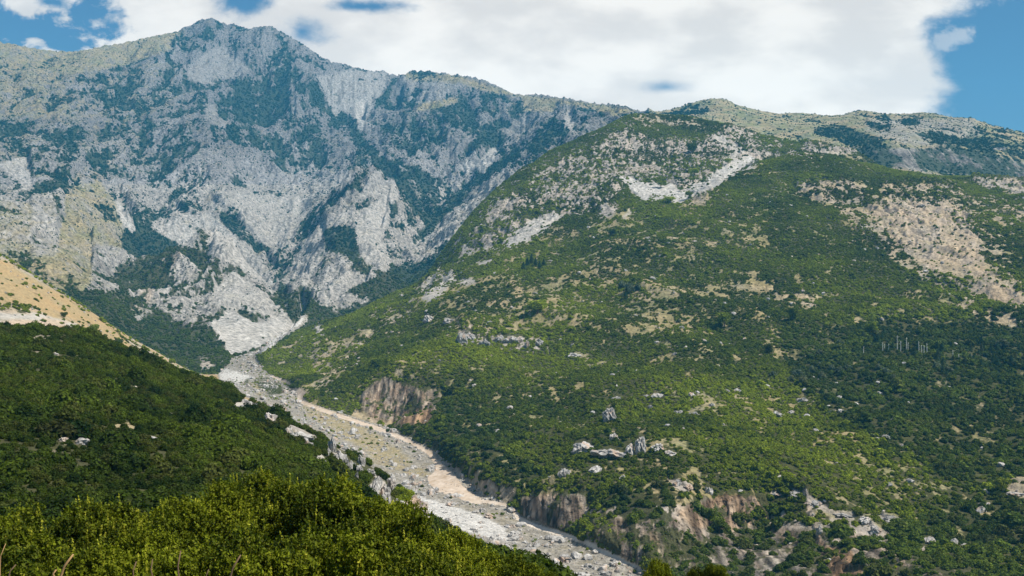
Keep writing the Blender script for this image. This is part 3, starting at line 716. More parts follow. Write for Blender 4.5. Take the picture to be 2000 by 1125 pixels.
# torrent bed
bed = c3(.27, .25, .215) + nB * .10 + nA * .04
bed = lerp(bed, np.broadcast_to(c3(.30, .25, .14), bed.shape), np.clip(tanr * .8 + fbm(XX, YY, 8, 3, 250) * .6, 0, 1))
bed = lerp(bed, np.broadcast_to(c3(.50, .485, .46), bed.shape), np.clip(sandy * 1.2 - .1 + nB[..., 0] * .4, 0, 1))
bed = lerp(bed, np.broadcast_to(UNDER, bed.shape), grnr)
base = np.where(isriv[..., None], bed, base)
tk = c3(.47, .385, .305) + nB * .13 + nA * .05 + fbm(XX, YY, 2.2, 2, 260)[..., None] * .10
wht = sstep(505, 440, YY)[..., None]
tk = tk * (1 - wht) + (c3(.60, .53, .45) + nB * .05) * wht
base = np.where(istrk[..., None], tk, base)
base = np.clip(base, .012, .85).astype(np.float32)
del nA, nB, gmix, SC, bed, tk

# ---------------------------------------------------------------- materials
def ground_mat(name, fine, bump_d, bump_s, rough=.95, contrast=.35):
    m = bpy.data.materials.new(name); m.use_nodes = True
    t = NT(m.node_tree)
    pos = t.n('ShaderNodeNewGeometry').outputs['Position']
    c = t.n('ShaderNodeAttribute', attribute_name='albedo').outputs['Color']
    n1 = t.n('ShaderNodeTexNoise', {'Vector': pos, 'Scale': 1 / fine, 'Detail': 5.0, 'Roughness': .65}).outputs['Fac']
    v1 = t.n('ShaderNodeTexVoronoi', {'Vector': pos, 'Scale': 1 / (fine * 1.7)}, feature='F1').outputs['Distance']
    k = t.n('ShaderNodeMapRange', {0: n1, 1: .3, 2: .7, 3: 1 - contrast, 4: 1 + contrast}).outputs[0]
    cc = t.n('ShaderNodeVectorMath', {0: c, 3: k}, operation='SCALE').outputs[0]
    h = t.m('ADD', n1, t.m('MULTIPLY', v1, .35))
    b = t.n('ShaderNodeBump', {'Strength': bump_s, 'Distance': bump_d, 'Height': h})
    p = t.n('ShaderNodeBsdfPrincipled', {'Base Color': cc, 'Roughness': rough, 'Specular IOR Level': .15, 'Normal': b.outputs[0]})
    t.n('ShaderNodeOutputMaterial', {0: p.outputs[0]})
    return m


M_MT = ground_mat('limestone_mountain', 5.5, 6.0, .9, contrast=.6)
M_FAR = ground_mat('far_ridge_ground', 8.0, 4.0, .6, contrast=.35)
M_HILL = ground_mat('hillside_ground', 3.0, 2.2, .7, contrast=.45)
M_GR = ground_mat('dry_grass_ground', 1.6, .9, .7, contrast=.4)
M_NEAR = ground_mat('near_ground', .8, .5, .7, contrast=.4)
M_RIV = ground_mat('torrent_bed', 1.6, 1.6, .8, contrast=.45)
M_TRK = ground_mat('track_dirt', 1.2, .15, .5, contrast=.15)


def rock_mat():
    m = bpy.data.materials.new('limestone'); m.use_nodes = True
    t = NT(m.node_tree)
    pos = t.n('ShaderNodeNewGeometry').outputs['Position']
    rnd = t.n('ShaderNodeObjectInfo').outputs['Random']
    mp = t.n('ShaderNodeMapping', {0: pos, 3: (1, 1, .45)}).outputs[0]
    n1 = t.n('ShaderNodeTexNoise', {'Vector': mp, 'Scale': .9, 'Detail': 6.0, 'Roughness': .65}).outputs['Fac']
    n2 = t.n('ShaderNodeTexNoise', {'Vector': mp, 'Scale': .25, 'Detail': 3.0}).outputs['Fac']
    a = t.mix(t.ramp(n1, .32, .62), (.19, .185, .18), (.50, .48, .455))
    a = t.mix(t.m('MULTIPLY', t.ramp(n2, .52, .68), .55), a, (.50, .32, .19))
    k = t.m('ADD', .75, t.m('MULTIPLY', rnd, .4))
    cc = t.n('ShaderNodeVectorMath', {0: a, 3: k}, operation='SCALE').outputs[0]
    b = t.n('ShaderNodeBump', {'Strength': .9, 'Distance': .5, 'Height': n1})
    p = t.n('ShaderNodeBsdfPrincipled', {'Base Color': cc, 'Roughness': .92, 'Specular IOR Level': .2, 'Normal': b.outputs[0]})
    t.n('ShaderNodeOutputMaterial', {0: p.outputs[0]})
    return m


def leaf_mat(name, dark, light, patch_scale=.02, trans=.25, tint=(.10, .085, .03), tintamt=.35, leafvar=.5, bylea=False):
    m = bpy.data.materials.new(name); m.use_nodes = True
    t = NT(m.node_tree)
    pos = t.n('ShaderNodeNewGeometry').outputs['Position']
    rnd = t.n('ShaderNodeObjectInfo').outputs['Random']
    lv = t.n('ShaderNodeAttribute', attribute_name='leaf').outputs['Fac']
    n1 = t.n('ShaderNodeTexNoise', {'Vector': pos, 'Scale': patch_scale, 'Detail': 4.0, 'Roughness': .6}).outputs['Fac']
    if bylea: rnd = t.m('ADD', t.m('MULTIPLY', rnd, .3), t.m('MULTIPLY', lv, .7), clamp=True)
    f = t.m('ADD', t.m('MULTIPLY', rnd, .42), t.m('MULTIPLY', t.ramp(n1, .36, .64), .58))
    c = t.mix(f, dark, light)
    r2 = t.m('FRACT', t.m('MULTIPLY', rnd, 17.31))
    c = t.mix(t.m('MULTIPLY', t.ramp(r2, .6, 1.0), tintamt), c, tint)
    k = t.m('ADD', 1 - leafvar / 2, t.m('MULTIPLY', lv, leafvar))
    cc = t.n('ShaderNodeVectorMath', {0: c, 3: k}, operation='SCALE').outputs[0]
    d = t.n('ShaderNodeBsdfPrincipled', {'Base Color': cc, 'Roughness': .6, 'Specular IOR Level': .08})
    tr = t.n('ShaderNodeBsdfTranslucent', {'Color': t.mix(1.0, cc, (1.3, 1.4, .6), 'MULTIPLY')})
    ms = t.n('ShaderNodeMixShader', {0: trans, 1: d.outputs[0], 2: tr.outputs[0]})
    t.n('ShaderNodeOutputMaterial', {0: ms.outputs[0]})
    return m


def flat_mat(name, c1, c2, scale=3.0, rough=.9):
    m = bpy.data.materials.new(name); m.use_nodes = True
    t = NT(m.node_tree)
    pos = t.n('ShaderNodeNewGeometry').outputs['Position']
    n1 = t.n('ShaderNodeTexNoise', {'Vector': pos, 'Scale': scale, 'Detail': 4.0}).outputs['Fac']
    p = t.n('ShaderNodeBsdfPrincipled', {'Base Color': t.mix(n1, c1, c2), 'Roughness': rough})
    t.n('ShaderNodeOutputMaterial', {0: p.outputs[0]})
    return m


M_ROCK = rock_mat()
M_LHILL = leaf_mat('hillside_shrub_leaves', (.028, .056, .005), (.290, .345, .022), .009, leafvar=.9)
M_LDARK = leaf_mat('dark_thicket_leaves', (.020, .042, .006), (.120, .165, .018), .02, leafvar=.9)  # darker leaf set; on the hillside it also stands in for shade
M_LNEAR = leaf_mat('near_shrub_leaves', (.008, .023, .003), (.082, .118, .009), .05, leafvar=.9)
M_LMT = leaf_mat('mountain_shrub_leaves', (.008, .042, .028), (.026, .074, .036), .006, tint=(.09, .10, .04))
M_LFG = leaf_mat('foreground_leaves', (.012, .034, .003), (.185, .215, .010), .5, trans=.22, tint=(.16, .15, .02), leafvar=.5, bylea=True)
M_SHOOT = leaf_mat('young_shoots', (.30, .32, .03), (.46, .44, .05), .5, trans=.4, tint=(.36, .32, .04), leafvar=.5)
M_GREYL = leaf_mat('grey_green_leaves', (.085, .115, .07), (.13, .16, .09), .05)
M_PINE = leaf_mat('conifer_needles', (.016, .040, .012), (.045, .085, .022), .05)
M_BARK = flat_mat('bark', (.10, .06, .035), (.22, .14, .08), 6)
M_PALEB = flat_mat('pale_dead_wood', (.42, .43, .38), (.60, .60, .55), 1.0)
M_STRAW = flat_mat('dry_stalk', (.30, .17, .07), (.50, .32, .15), 4)

# ---------------------------------------------------------------- terrain objects: one mesh per landform
cliffm = blur((poly([(700, 800), (712, 760), (745, 735), (800, 750), (862, 765), (858, 800), (842, 832), (780, 832), (735, 818)]) | poly([(1015, 972), (1070, 958), (1150, 968), (1148, 1005), (1130, 1040), (1060, 1036), (1015, 1010)])
    | poly([(1320, 1000), (1345, 980), (1420, 958), (1495, 962), (1505, 1015), (1430, 1040), (1345, 1032)]) | poly([(1600, 1060), (1660, 1065), (1700, 1135), (1610, 1135)]) | poly([(1150, 1010), (1310, 1010), (1640, 1040), (1780, 1060), (1900, 1135), (1290, 1135), (1160, 1050)])
    | poly([(1700, 292), (1850, 292), (2000, 322), (2000, 350), (1850, 336), (1720, 325)])).astype(np.float32), 4)
cm = sample(cliffm, PX, PYf) * ((REG == HILL) | (REG == FAR)) * (~isriv) * (~istrk)
_o = np.clip(sample(LHb['O'], PX, PYf) * 1.5 - .1 + fbm(XX, Z / 2, 6, 3, 421) * .9, 0, 1) * cm * (REG == HILL) * (1 - V)
base = base + (c3(.44, .25, .125) - base) * (_o * .62)[..., None]
cs_ = np.where(REG == FAR, 1.4, 1.0).astype(np.float32)
fl = fbm(XX / cs_, Z / cs_ / 2.2, 7, 6, 401, .78, True)
YYd = YY - cm * (fl * 3.2 + .5) * cs_
st_ = fbm(XX / cs_, Z / cs_ / 7, 2.6, 3, 411, .6)
dk = np.clip(.54 + st_ * 1.3, .18, 1.05)  # rock streaks, plus overall darkening as shade put into the cliff colour
base = np.clip(base * (1 + (dk - 1) * cm * (1 - V))[..., None], .012, .85).astype(np.float32)
vid = np.arange(NR * NC, dtype=np.int32).reshape(NR, NC)
CO = np.stack([XX, YYd, Z], -1).reshape(-1, 3).astype(np.float32)
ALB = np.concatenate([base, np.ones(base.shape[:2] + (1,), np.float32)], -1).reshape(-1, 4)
del base
fq = np.stack([vid[:-1, :-1], vid[:-1, 1:], vid[1:, 1:], vid[1:, :-1]], -1).reshape(-1, 4)
freg = REG.copy().astype(np.int8)
freg[isriv] = 5
freg[istrk] = 6
freg = freg[:-1, :-1].reshape(-1)


def mesh_from(name, co, quads, mat, smooth=True, colattr=None):
    used, inv = np.unique(quads.ravel(), return_inverse=True)
    me = bpy.data.meshes.new(name)
    k = quads.shape[1]
    me.vertices.add(len(used)); me.vertices.foreach_set('co', co[used].ravel())
    me.loops.add(quads.size); me.loops.foreach_set('vertex_index', inv.astype(np.int32).ravel())
    me.polygons.add(len(quads)); me.polygons.foreach_set('loop_start', np.arange(0, quads.size, k, dtype=np.int32))
    me.polygons.foreach_set('use_smooth', np.full(len(quads), smooth))
    if colattr is not None:
        at = me.attributes.new('albedo', 'FLOAT_COLOR', 'POINT')
        at.data.foreach_set('color', colattr[used].ravel())
    me.materials.append(mat)
    me.update(calc_edges=True)
    o = bpy.data.objects.new(name, me)
    col.objects.link(o)
    return o


def tagit(o, label=None, cat=None, group=None, kind=None):
    if label: o['label'] = label
    if cat: o['category'] = cat
    if group: o['group'] = group
    if kind: o['kind'] = kind
    return o


for rid, nm, mat, lab, cat in ((NEAR, 'near_slope', M_NEAR, 'ground of the dark green near slope at lower left under its shrubs', 'hill'),
                               (GRASSY, 'grassy_slope', M_GR, 'dry tan grass slope descending from the left edge behind the near slope', 'hill'),
                               (HILL, 'hillside', M_HILL, 'broad green hillside with rocky crest and orange earth patches on the right', 'hill'),
                               (MOUNT, 'mountain', M_MT, 'grey limestone mountain with dark wooded gullies and a rounded summit', 'mountain'),
                               (FAR, 'far_ridge', M_FAR, 'rounded grassy ridge on the skyline behind the hillside', 'hill'),
                               (5, 'riverbed', M_RIV, 'stony dry torrent bed winding up the valley', 'riverbed'),
                               (6, 'dirt_track', M_TRK, 'pale dirt track running beside the stony torrent bed', 'track')):
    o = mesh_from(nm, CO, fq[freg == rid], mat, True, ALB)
    tagit(o, lab, cat, kind='structure')

# ground around and behind the viewpoint, out to the horizon
def back_ground():
    me = bpy.data.meshes.new('ground')
    n_ = 60
    ymin = float(Yv[0])
    xs = np.sign(np.linspace(-1, 1, n_)) * np.abs(np.linspace(-1, 1, n_)) ** 3 * 3800
    ys = [ymin + .3, 0, -2, -5, -10, -20, -40, -80, -200, -500, -1500]
    z0 = float(Z[0].mean())
    V_ = []; F_ = []
    for j, y in enumerate(ys):
        for x in xs:
            d = max(0.0, -y)
            V_.append((x, y, z0 - .03 + (0.02 * min(d, 200)) - .004 * max(0, abs(x) - 20)))
    for j in range(len(ys) - 1):
        for i in range(n_ - 1):
            F_.append((j * n_ + i, (j + 1) * n_ + i, (j + 1) * n_ + i + 1, j * n_ + i + 1))
    me.from_pydata(V_, [], F_)
    me.materials.append(flat_mat('scrub_ground', (.05, .06, .02), (.16, .14, .07), .4))
    o = bpy.data.objects.new('ground', me); col.objects.link(o)
    tagit(o, 'scrubby ground at the viewpoint and behind it', 'ground', kind='structure')
back_ground()
def hit(px, py, ymin=0, ymax=1e9):
    """point of the terrain seen at a picture position: first crossing going outwards"""
    j = int(np.clip(np.searchsorted(us, (px - 1000) / F), 1, NC - 1))
    e = (HOR - py) / F
    c = E[:, j]
    ok = (c >= e) & (Yv > ymin) & (Yv < ymax)
    if not ok.any(): return None
    i = int(ok.argmax())
    if i > 0 and Yv[i - 1] > ymin and c[i - 1] < e:
        t = (e - c[i - 1]) / max(c[i] - c[i - 1], 1e-9)
    else:
        t = 1.0
    y = float(Yv[i - 1] * (1 - t) + Yv[i] * t) if i > 0 else float(Yv[i])
    x = (px - 1000) / F * y
    return Vector((x, y, ground(x, y)))


def ground(x, y):
    fi_ = np.interp(math.log(max(y, Yv[0])), lny, np.arange(NR)); fj_ = np.interp(x / y, us, np.arange(NC))
    a = min(int(fi_), NR - 2); b = min(int(fj_), NC - 2); s = fi_ - a; t = fj_ - b
    return float((Z[a, b] * (1 - t) + Z[a, b + 1] * t) * (1 - s) + (Z[a + 1, b] * (1 - t) + Z[a + 1, b + 1] * t) * s)


# ---------------------------------------------------------------- plant and rock meshes
def ico(sub):
    import bmesh
    bm = bmesh.new(); bmesh.ops.create_icosphere(bm, subdivisions=sub, radius=1)
    v = np.array([tuple(x.co) for x in bm.verts], np.float32); f = np.array([[q.index for q in p.verts] for p in bm.faces], np.int32)
    bm.free(); return v, f


def mesh_np(name, co, tris, mats, smooth=False, leaf=None, matidx=None):
    me = bpy.data.meshes.new(name)
    co = np.asarray(co, np.float32); tris = np.asarray(tris, np.int32)
    k = tris.shape[1]
    me.vertices.add(len(co)); me.vertices.foreach_set('co', co.ravel())
    me.loops.add(tris.size); me.loops.foreach_set('vertex_index', tris.ravel())
    me.polygons.add(len(tris)); me.polygons.foreach_set('loop_start', np.arange(0, tris.size, k, dtype=np.int32))
    me.polygons.foreach_set('use_smooth', np.full(len(tris), smooth))
    if leaf is not None:
        at = me.attributes.new('leaf', 'FLOAT', 'POINT'); at.data.foreach_set('value', np.asarray(leaf, np.float32))
    for m in mats: me.materials.append(m)
    me.update(calc_edges=True)
    return me


def leaf_quads(cen, nrm, size, r, aspect=1.6, up=None):
    """one kite-shaped leaf per centre, facing roughly nrm"""
    n_ = len(cen)
    a = r.normal(size=(n_, 3)); 
    t1 = np.cross(nrm, a); t1 /= np.linalg.norm(t1, axis=1)[:, None] + 1e-9
    t2 = np.cross(nrm, t1)
    s = (size * r.uniform(.7, 1.3, n_))[:, None]
    q = np.stack([cen - t1 * s * aspect * .5, cen + t2 * s * .5 + nrm * s * .12, cen + t1 * s * aspect * .5, cen - t2 * s * .5 + nrm * s * .12], 1)
    return q.reshape(-1, 3), np.arange(n_ * 4).reshape(-1, 4)


def shrub_mesh(name, seed, nleaf, leaf, mat, lumps=9, flat=.75, core=.78):
    r = np.random.default_rng(seed)
    # lumps: little domes that make up the shrub
    L = []
    for i in range(lumps):
        a = r.uniform(0, 2 * math.pi); rad = math.sqrt(r.uniform(0, 1)) * .62
        h = r.uniform(.15, .62) * (1 - rad * .6)
        L.append((rad * math.cos(a), rad * math.sin(a), h * 1.1, r.uniform(.26, .48)))
    L.append((0, 0, .55, .5))
    L = np.array(L)
    w = L[:, 3] ** 2; w /= w.sum()
    k = r.choice(len(L), nleaf, p=w)
    d = r.normal(size=(nleaf, 3)); d /= np.linalg.norm(d, axis=1)[:, None]
    d[:, 2] = np.where(d[:, 2] < -.25, -d[:, 2], d[:, 2])
    rr = L[k, 3] * r.uniform(.80, 1.08, nleaf)
    cen = L[k, :3] + d * rr[:, None]
    cen[:, 2] *= flat / .75
    nr = d + r.normal(size=d.shape) * .45; nr /= np.linalg.norm(nr, axis=1)[:, None]
    co, q = leaf_quads(cen, nr, np.full(nleaf, leaf), r)
    lf = np.repeat(r.uniform(0, 1, nleaf), 4)
    # inner cores stop light passing through; darkest leaf value paints in inner shade
    v, f = ico(2 if nleaf < 500 else 2)
    cs, fs = [co], [q]; off = len(co); lfs = [lf]
    for l in L:
        vv = v * l[3] * core + l[:3]
        vv[:, 2] *= flat / .75
        vv += r.normal(size=vv.shape) * .02
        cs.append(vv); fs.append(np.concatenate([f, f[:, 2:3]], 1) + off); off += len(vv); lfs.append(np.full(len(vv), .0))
    co = np.concatenate(cs); fa = np.concatenate(fs); lf = np.concatenate(lfs)
    me = bpy.data.meshes.new(name)
    polys = [tuple(p) if p[2] != p[3] else tuple(p[:3]) for p in fa.tolist()]
    me.from_pydata(co.tolist(), [], polys)
    at = me.attributes.new('leaf', 'FLOAT', 'POINT'); at.data.foreach_set('value', lf.astype(np.float32))
    me.materials.append(mat)
    return me


def rock_mesh(name, seed, sub=3, flat=.75, jag=.35, tall=1.0, mat=None):
    r = np.random.default_rng(seed)
    v, f = ico(sub)
    o = r.uniform(-50, 50, 3)
    v = v.astype(np.float64)
    # cut with planes for facets
    for i in range(9):
        nrm = r.normal(size=3); nrm /= np.linalg.norm(nrm); dd = r.uniform(.55, .85)
        s = v @ nrm - dd
        v -= np.where(s > 0, s, 0)[:, None] * nrm * .9
    nn = gnoise(v[:, 0] * 2.1 + o[0], v[:, 1] * 2.1 + v[:, 2] * 1.7 + o[1], seed) * jag + gnoise(v[:, 0] * 5 + v[:, 2] * 3 + o[2], v[:, 1] * 5 + o[0], seed + 3) * jag * .5
    v *= (1 + nn)[:, None]
    v[:, 2] *= flat * tall
    v[:, 2] -= v[:, 2].min() * .55 + 0
    v[:, 2] -= .2
    return mesh_np(name, v, f, [mat or M_ROCK], smooth=False)


FARS = [shrub_mesh('far_shrub_mesh%d' % i, 300 + i, 90, .26, M_LMT, lumps=5, core=.8) for i in range(3)]
HILLS_ = [shrub_mesh('hill_shrub_mesh%d' % i, 320 + i, 230, .20, M_LHILL, lumps=7) for i in range(5)]
NEARS = [shrub_mesh('near_shrub_mesh%d' % i, 340 + i, 800, .12, M_LNEAR, lumps=10) for i in range(5)]
DARKS = [shrub_mesh('thicket_shrub_mesh%d' % i, 380 + i, 260, .18, M_LDARK, lumps=8) for i in range(4)]
GREYS = [shrub_mesh('grey_shrub_mesh%d' % i, 360 + i, 260, .16, M_GREYL, lumps=7) for i in range(2)]
ROCKS = [rock_mesh('boulder_mesh%d' % i, 400 + i, 2) for i in range(6)]
BIGR = [rock_mesh('crag_mesh%d' % i, 420 + i, 4, jag=.42, tall=1.1) for i in range(6)]


# ---------------------------------------------------------------- scattering (only for what nobody could count)
def scatter(name, pts_, scl, meshes, seed, label, cat, sink=.0, zs=None):
    """points carrying size and turn; each mesh is set on its own share of them"""
    r = np.random.default_rng(seed)
    N = len(pts_)
    if N == 0: return None
    me = bpy.data.meshes.new(name)
    me.vertices.add(N)
    p = pts_.copy(); p[:, 2] -= sink * scl
    me.vertices.foreach_set('co', p.astype(np.float32).ravel())
    rot = np.zeros((N, 3), np.float32); rot[:, 2] = r.uniform(0, 6.283, N); rot[:, 0] = r.normal(0, .08, N); rot[:, 1] = r.normal(0, .08, N)
    s3 = np.stack([scl * r.uniform(.85, 1.15, N), scl * r.uniform(.85, 1.15, N), scl * (zs if zs is not None else r.uniform(.75, 1.2, N))], 1).astype(np.float32)
    a = me.attributes.new('rot', 'FLOAT_VECTOR', 'POINT'); a.data.foreach_set('vector', rot.ravel())
    a = me.attributes.new('scl', 'FLOAT_VECTOR', 'POINT'); a.data.foreach_set('vector', s3.ravel())
    a = me.attributes.new('pick', 'INT', 'POINT'); a.data.foreach_set('value', r.integers(0, len(meshes), N).astype(np.int32))
    o = bpy.data.objects.new(name, me); col.objects.link(o)
    g = bpy.data.node_groups.new(name, 'GeometryNodeTree')
    g.interface.new_socket(name='Geometry', in_out='INPUT', socket_type='NodeSocketGeometry')
    g.interface.new_socket(name='Geometry', in_out='OUTPUT', socket_type='NodeSocketGeometry')
    gi = g.nodes.new('NodeGroupInput'); go = g.nodes.new('NodeGroupOutput'); L = g.links
    j = g.nodes.new('GeometryNodeJoinGeometry')
    ar = g.nodes.new('GeometryNodeInputNamedAttribute'); ar.data_type = 'FLOAT_VECTOR'; ar.inputs[0].default_value = 'rot'
    asl = g.nodes.new('GeometryNodeInputNamedAttribute'); asl.data_type = 'FLOAT_VECTOR'; asl.inputs[0].default_value = 'scl'
    ap = g.nodes.new('GeometryNodeInputNamedAttribute'); ap.data_type = 'INT'; ap.inputs[0].default_value = 'pick'
    e2r = g.nodes.new('FunctionNodeEulerToRotation'); L.new(ar.outputs[0], e2r.inputs[0])
    for i, src in enumerate(meshes):
        oi = g.nodes.new('GeometryNodeObjectInfo'); oi.inputs[0].default_value = SRC[src.name]; oi.transform_space = 'ORIGINAL'; oi.inputs[1].default_value = True
        cmp_ = g.nodes.new('FunctionNodeCompare'); cmp_.data_type = 'INT'; cmp_.operation = 'EQUAL'
        L.new(ap.outputs[0], cmp_.inputs[2]); cmp_.inputs[3].default_value = i
        iop = g.nodes.new('GeometryNodeInstanceOnPoints')
        L.new(gi.outputs[0], iop.inputs['Points']); L.new(cmp_.outputs[0], iop.inputs['Selection']); L.new(oi.outputs['Geometry'], iop.inputs['Instance'])
        L.new(e2r.outputs[0], iop.inputs['Rotation']); L.new(asl.outputs[0], iop.inputs['Scale'])
        L.new(iop.outputs[0], j.inputs[0])
    L.new(j.outputs[0], go.inputs[0])
    md = o.modifiers.new('scatter', 'NODES'); md.node_group = g
    tagit(o, label, cat, kind='stuff')
    return o


def put(me, name, loc, s, rz=None, label=None, cat=None, group=None, rx=0, ry_=0):
    o = bpy.data.objects.new(name, me); col.objects.link(o)
    o.location = loc
    o.scale = s if hasattr(s, '__len__') else (s, s, s)
    o.rotation_euler = (rx, ry_, random.uniform(0, 6.28) if rz is None else rz)
    tagit(o, label, cat, group)
    return o


SRC = {}
# cell areas for even sampling on the ground
dX = np.gradient(XX, axis=1); dY = np.gradient(YY, axis=0)
AREA = (dX * dY * np.sqrt(1 + np.minimum(slope, 2.0) ** 2)).astype(np.float32)


def pick_points(mask, per_m2, seed, z_off=0.0):
    r = np.random.default_rng(seed)
    lam = (AREA * per_m2 * mask)
    lam[:, 0] = 0; lam[:, -1] = 0
    nn = r.poisson(np.clip(lam, 0, 5)).astype(np.int32)
    idx = np.repeat(np.arange(nn.size), nn.ravel())
    i = idx // NC; jj = idx % NC
    fi_ = np.clip(i + r.uniform(-.5, .5, len(idx)), 0, NR - 1.001); fj_ = np.clip(jj + r.uniform(-.5, .5, len(idx)), 0, NC - 1.001)
    a = fi_.astype(int); b = fj_.astype(int); s = fi_ - a; t = fj_ - b
    def bil(Q): return (Q[a, b] * (1 - t) + Q[a, b + 1] * t) * (1 - s) + (Q[a + 1, b] * (1 - t) + Q[a + 1, b + 1] * t) * s
    return np.stack([bil(XX), bil(YY), bil(Z)], 1), i, jj



# ================================================================ individual things
def ppm(y): return F / y           # pixels per metre at distance y
BARE = np.zeros((RH, RW), bool)    # ground kept free of shrubs around the crags and trees
BARE_N = np.zeros((RH, RW), bool)

# ---- crags and boulders standing on the slopes: (px, py of foot, width px, height px)
HILL_ROCKS = [
 ('rock_outcrop', 1140, 882, 44, 26, 'orange streaked rock wall'), ('rock_outcrop', 1195, 894, 52, 26, 'wide pale crag with orange foot'), ('rock_outcrop', 1192, 822, 26, 34, 'upright grey crag'),
 ('rock_outcrop', 1230, 888, 18, 32, 'narrow grey crag'), ('rock_outcrop', 1252, 884, 22, 42, 'tall pointed crag with a buff face'), ('rock_outcrop', 1200, 860, 14, 24, 'small grey crag'),
 ('rock_outcrop', 1285, 880, 26, 18, 'low brown crag'), ('rock_outcrop', 1310, 888, 24, 12, 'low pale ledge'), ('rock_outcrop', 1102, 930, 18, 26, 'lone pointed white crag'), ('rock_outcrop', 1162, 924, 26, 20, 'double headed white crag'),
 ('boulder', 1284, 776, 20, 14, ''), ('boulder', 1262, 775, 8, 6, ''), ('boulder', 1350, 776, 14, 12, ''), ('boulder', 1362, 768, 8, 7, ''), ('boulder', 1355, 812, 18, 12, ''), ('boulder', 1327, 809, 14, 10, ''), ('boulder', 1270, 798, 8, 12, ''),
 ('boulder', 1517, 814, 22, 15, ''), ('boulder', 1545, 808, 14, 9, ''), ('boulder', 1440, 766, 14, 10, ''), ('boulder', 1419, 766, 11, 9, ''), ('boulder', 1567, 786, 18, 12, ''), ('boulder', 1590, 786, 8, 5, ''),
 ('boulder', 1630, 806, 14, 11, ''), ('boulder', 1643, 804, 9, 7, ''), ('boulder', 1730, 858, 17, 11, ''), ('boulder', 1715, 859, 9, 6, ''), ('boulder', 1706, 852, 6, 5, ''), ('boulder', 1760, 874, 12, 9, ''), ('boulder', 1791, 894, 11, 9, ''),
 ('boulder', 1335, 841, 8, 11, ''), ('boulder', 1205, 779, 13, 8, ''), ('boulder', 1525, 934, 12, 8, ''), ('boulder', 1390, 794, 12, 11, ''), ('boulder', 1122, 698, 28, 11, ''), ('boulder', 1075, 511, 10, 5, ''), ('boulder', 1222, 529, 7, 6, ''),
 ('boulder', 1275, 547, 13, 9, ''), ('boulder', 1095, 499, 7, 5, ''), ('boulder', 1265, 466, 9, 5, ''), ('boulder', 1241, 618, 7, 6, ''), ('boulder', 1119, 675, 7, 6, ''), ('boulder', 1046, 574, 12, 6, ''), ('boulder', 957, 631, 8, 6, ''), ('boulder', 1320, 692, 10, 7, ''),
 ('boulder', 1678, 822, 7, 4, ''), ('boulder', 1290, 500, 8, 4, ''), ('boulder', 1155, 500, 6, 4, ''), ('boulder', 1150, 445, 8, 5, ''), ('boulder', 1620, 425, 8, 5, ''), ('boulder', 1802, 402, 12, 7, ''), ('boulder', 1990, 902, 5, 4, ''),
 ('rock_outcrop', 900, 672, 20, 30, 'upright grey crag'), ('rock_outcrop', 916, 664, 20, 24, 'split grey crag'), ('rock_outcrop', 946, 676, 16, 20, 'crag with a pink foot'), ('rock_outcrop', 975, 664, 18, 14, 'low grey crag'), ('rock_outcrop', 997, 668, 22, 16, 'broad pale crag'),
 ('rock_outcrop', 1012, 670, 14, 18, 'narrow pale crag'), ('rock_outcrop', 1030, 678, 10, 18, 'thin upright crag'), ('rock_outcrop', 1053, 676, 16, 18, 'rough pale crag'), ('rock_outcrop', 877, 630, 18, 13, 'small buff crag'), ('rock_outcrop', 838, 628, 22, 16, 'grey crag'),
 ('rock_outcrop', 1322, 950, 16, 18, 'pale stacked crag'), ('rock_outcrop', 1343, 955, 20, 12, 'pale blocky crag'), ('rock_outcrop', 1386, 965, 16, 22, 'weathered grey crag'), ('rock_outcrop', 1515, 968, 24, 9, 'pale ledge of rock'), ('rock_outcrop', 1555, 966, 28, 11, 'knobbly pale ledge'),
 ('rock_outcrop', 1592, 985, 26, 12, 'rounded pale ledge'), ('rock_outcrop', 1648, 1010, 24, 12, 'pale ledge'), ('rock_outcrop', 1690, 1022, 26, 16, 'knobbly grey ledge'), ('rock_outcrop', 1712, 1045, 22, 22, 'grey crag'), ('rock_outcrop', 1740, 1018, 30, 16, 'pale crag'),
 ('rock_outcrop', 1770, 1024, 14, 8, 'small pale rock'), ('rock_outcrop', 1818, 1062, 26, 18, 'pale crag'), ('rock_outcrop', 1865, 1066, 16, 20, 'orange brown crag'), ('rock_outcrop', 1925, 985, 16, 8, 'low grey rock'), ('rock_outcrop', 1988, 968, 26, 8, 'low pale ledge'),
 ('rock_outcrop', 1980, 1075, 14, 9, 'pale rock'), ('rock_outcrop', 1790, 1040, 18, 10, 'buff ledge'), ('rock_outcrop', 1600, 1045, 12, 30, 'thin upright blade of rock'),
]
NEAR_ROCKS = [(480, 784, 17, 8), (468, 797, 17, 9), (499, 792, 10, 7), (527, 818, 16, 12), (562, 848, 15, 13), (585, 855, 30, 14), (610, 860, 16, 8), (648, 877, 13, 26), (630, 905, 13, 12), (665, 900, 20, 22), (675, 922, 11, 24), (437, 850, 9, 5),
              (612, 908, 7, 14), (707, 905, 13, 18), (690, 908, 9, 8), (718, 925, 22, 12), (735, 950, 18, 20), (727, 968, 24, 28), (750, 970, 20, 26), (762, 996, 13, 26), (765, 952, 15, 22), (783, 998, 26, 26), (806, 1004, 30, 40), (820, 1012, 20, 26), (695, 935, 6, 13),
              (572, 852, 12, 10), (598, 868, 16, 9), (655, 898, 12, 14), (682, 915, 12, 18), (745, 985, 16, 18), (772, 1006, 18, 20), (795, 1012, 22, 28), (832, 1022, 18, 20), (700, 920, 12, 12), (640, 888, 10, 12),
              (300, 1034, 14, 14), (10, 1010, 18, 10), (237, 980, 8, 8), (125, 862, 16, 6), (162, 868, 22, 9), (110, 850, 15, 6), (297, 860, 14, 7), (517, 880, 10, 5), (73, 694, 6, 4), (105, 693, 9, 4)]
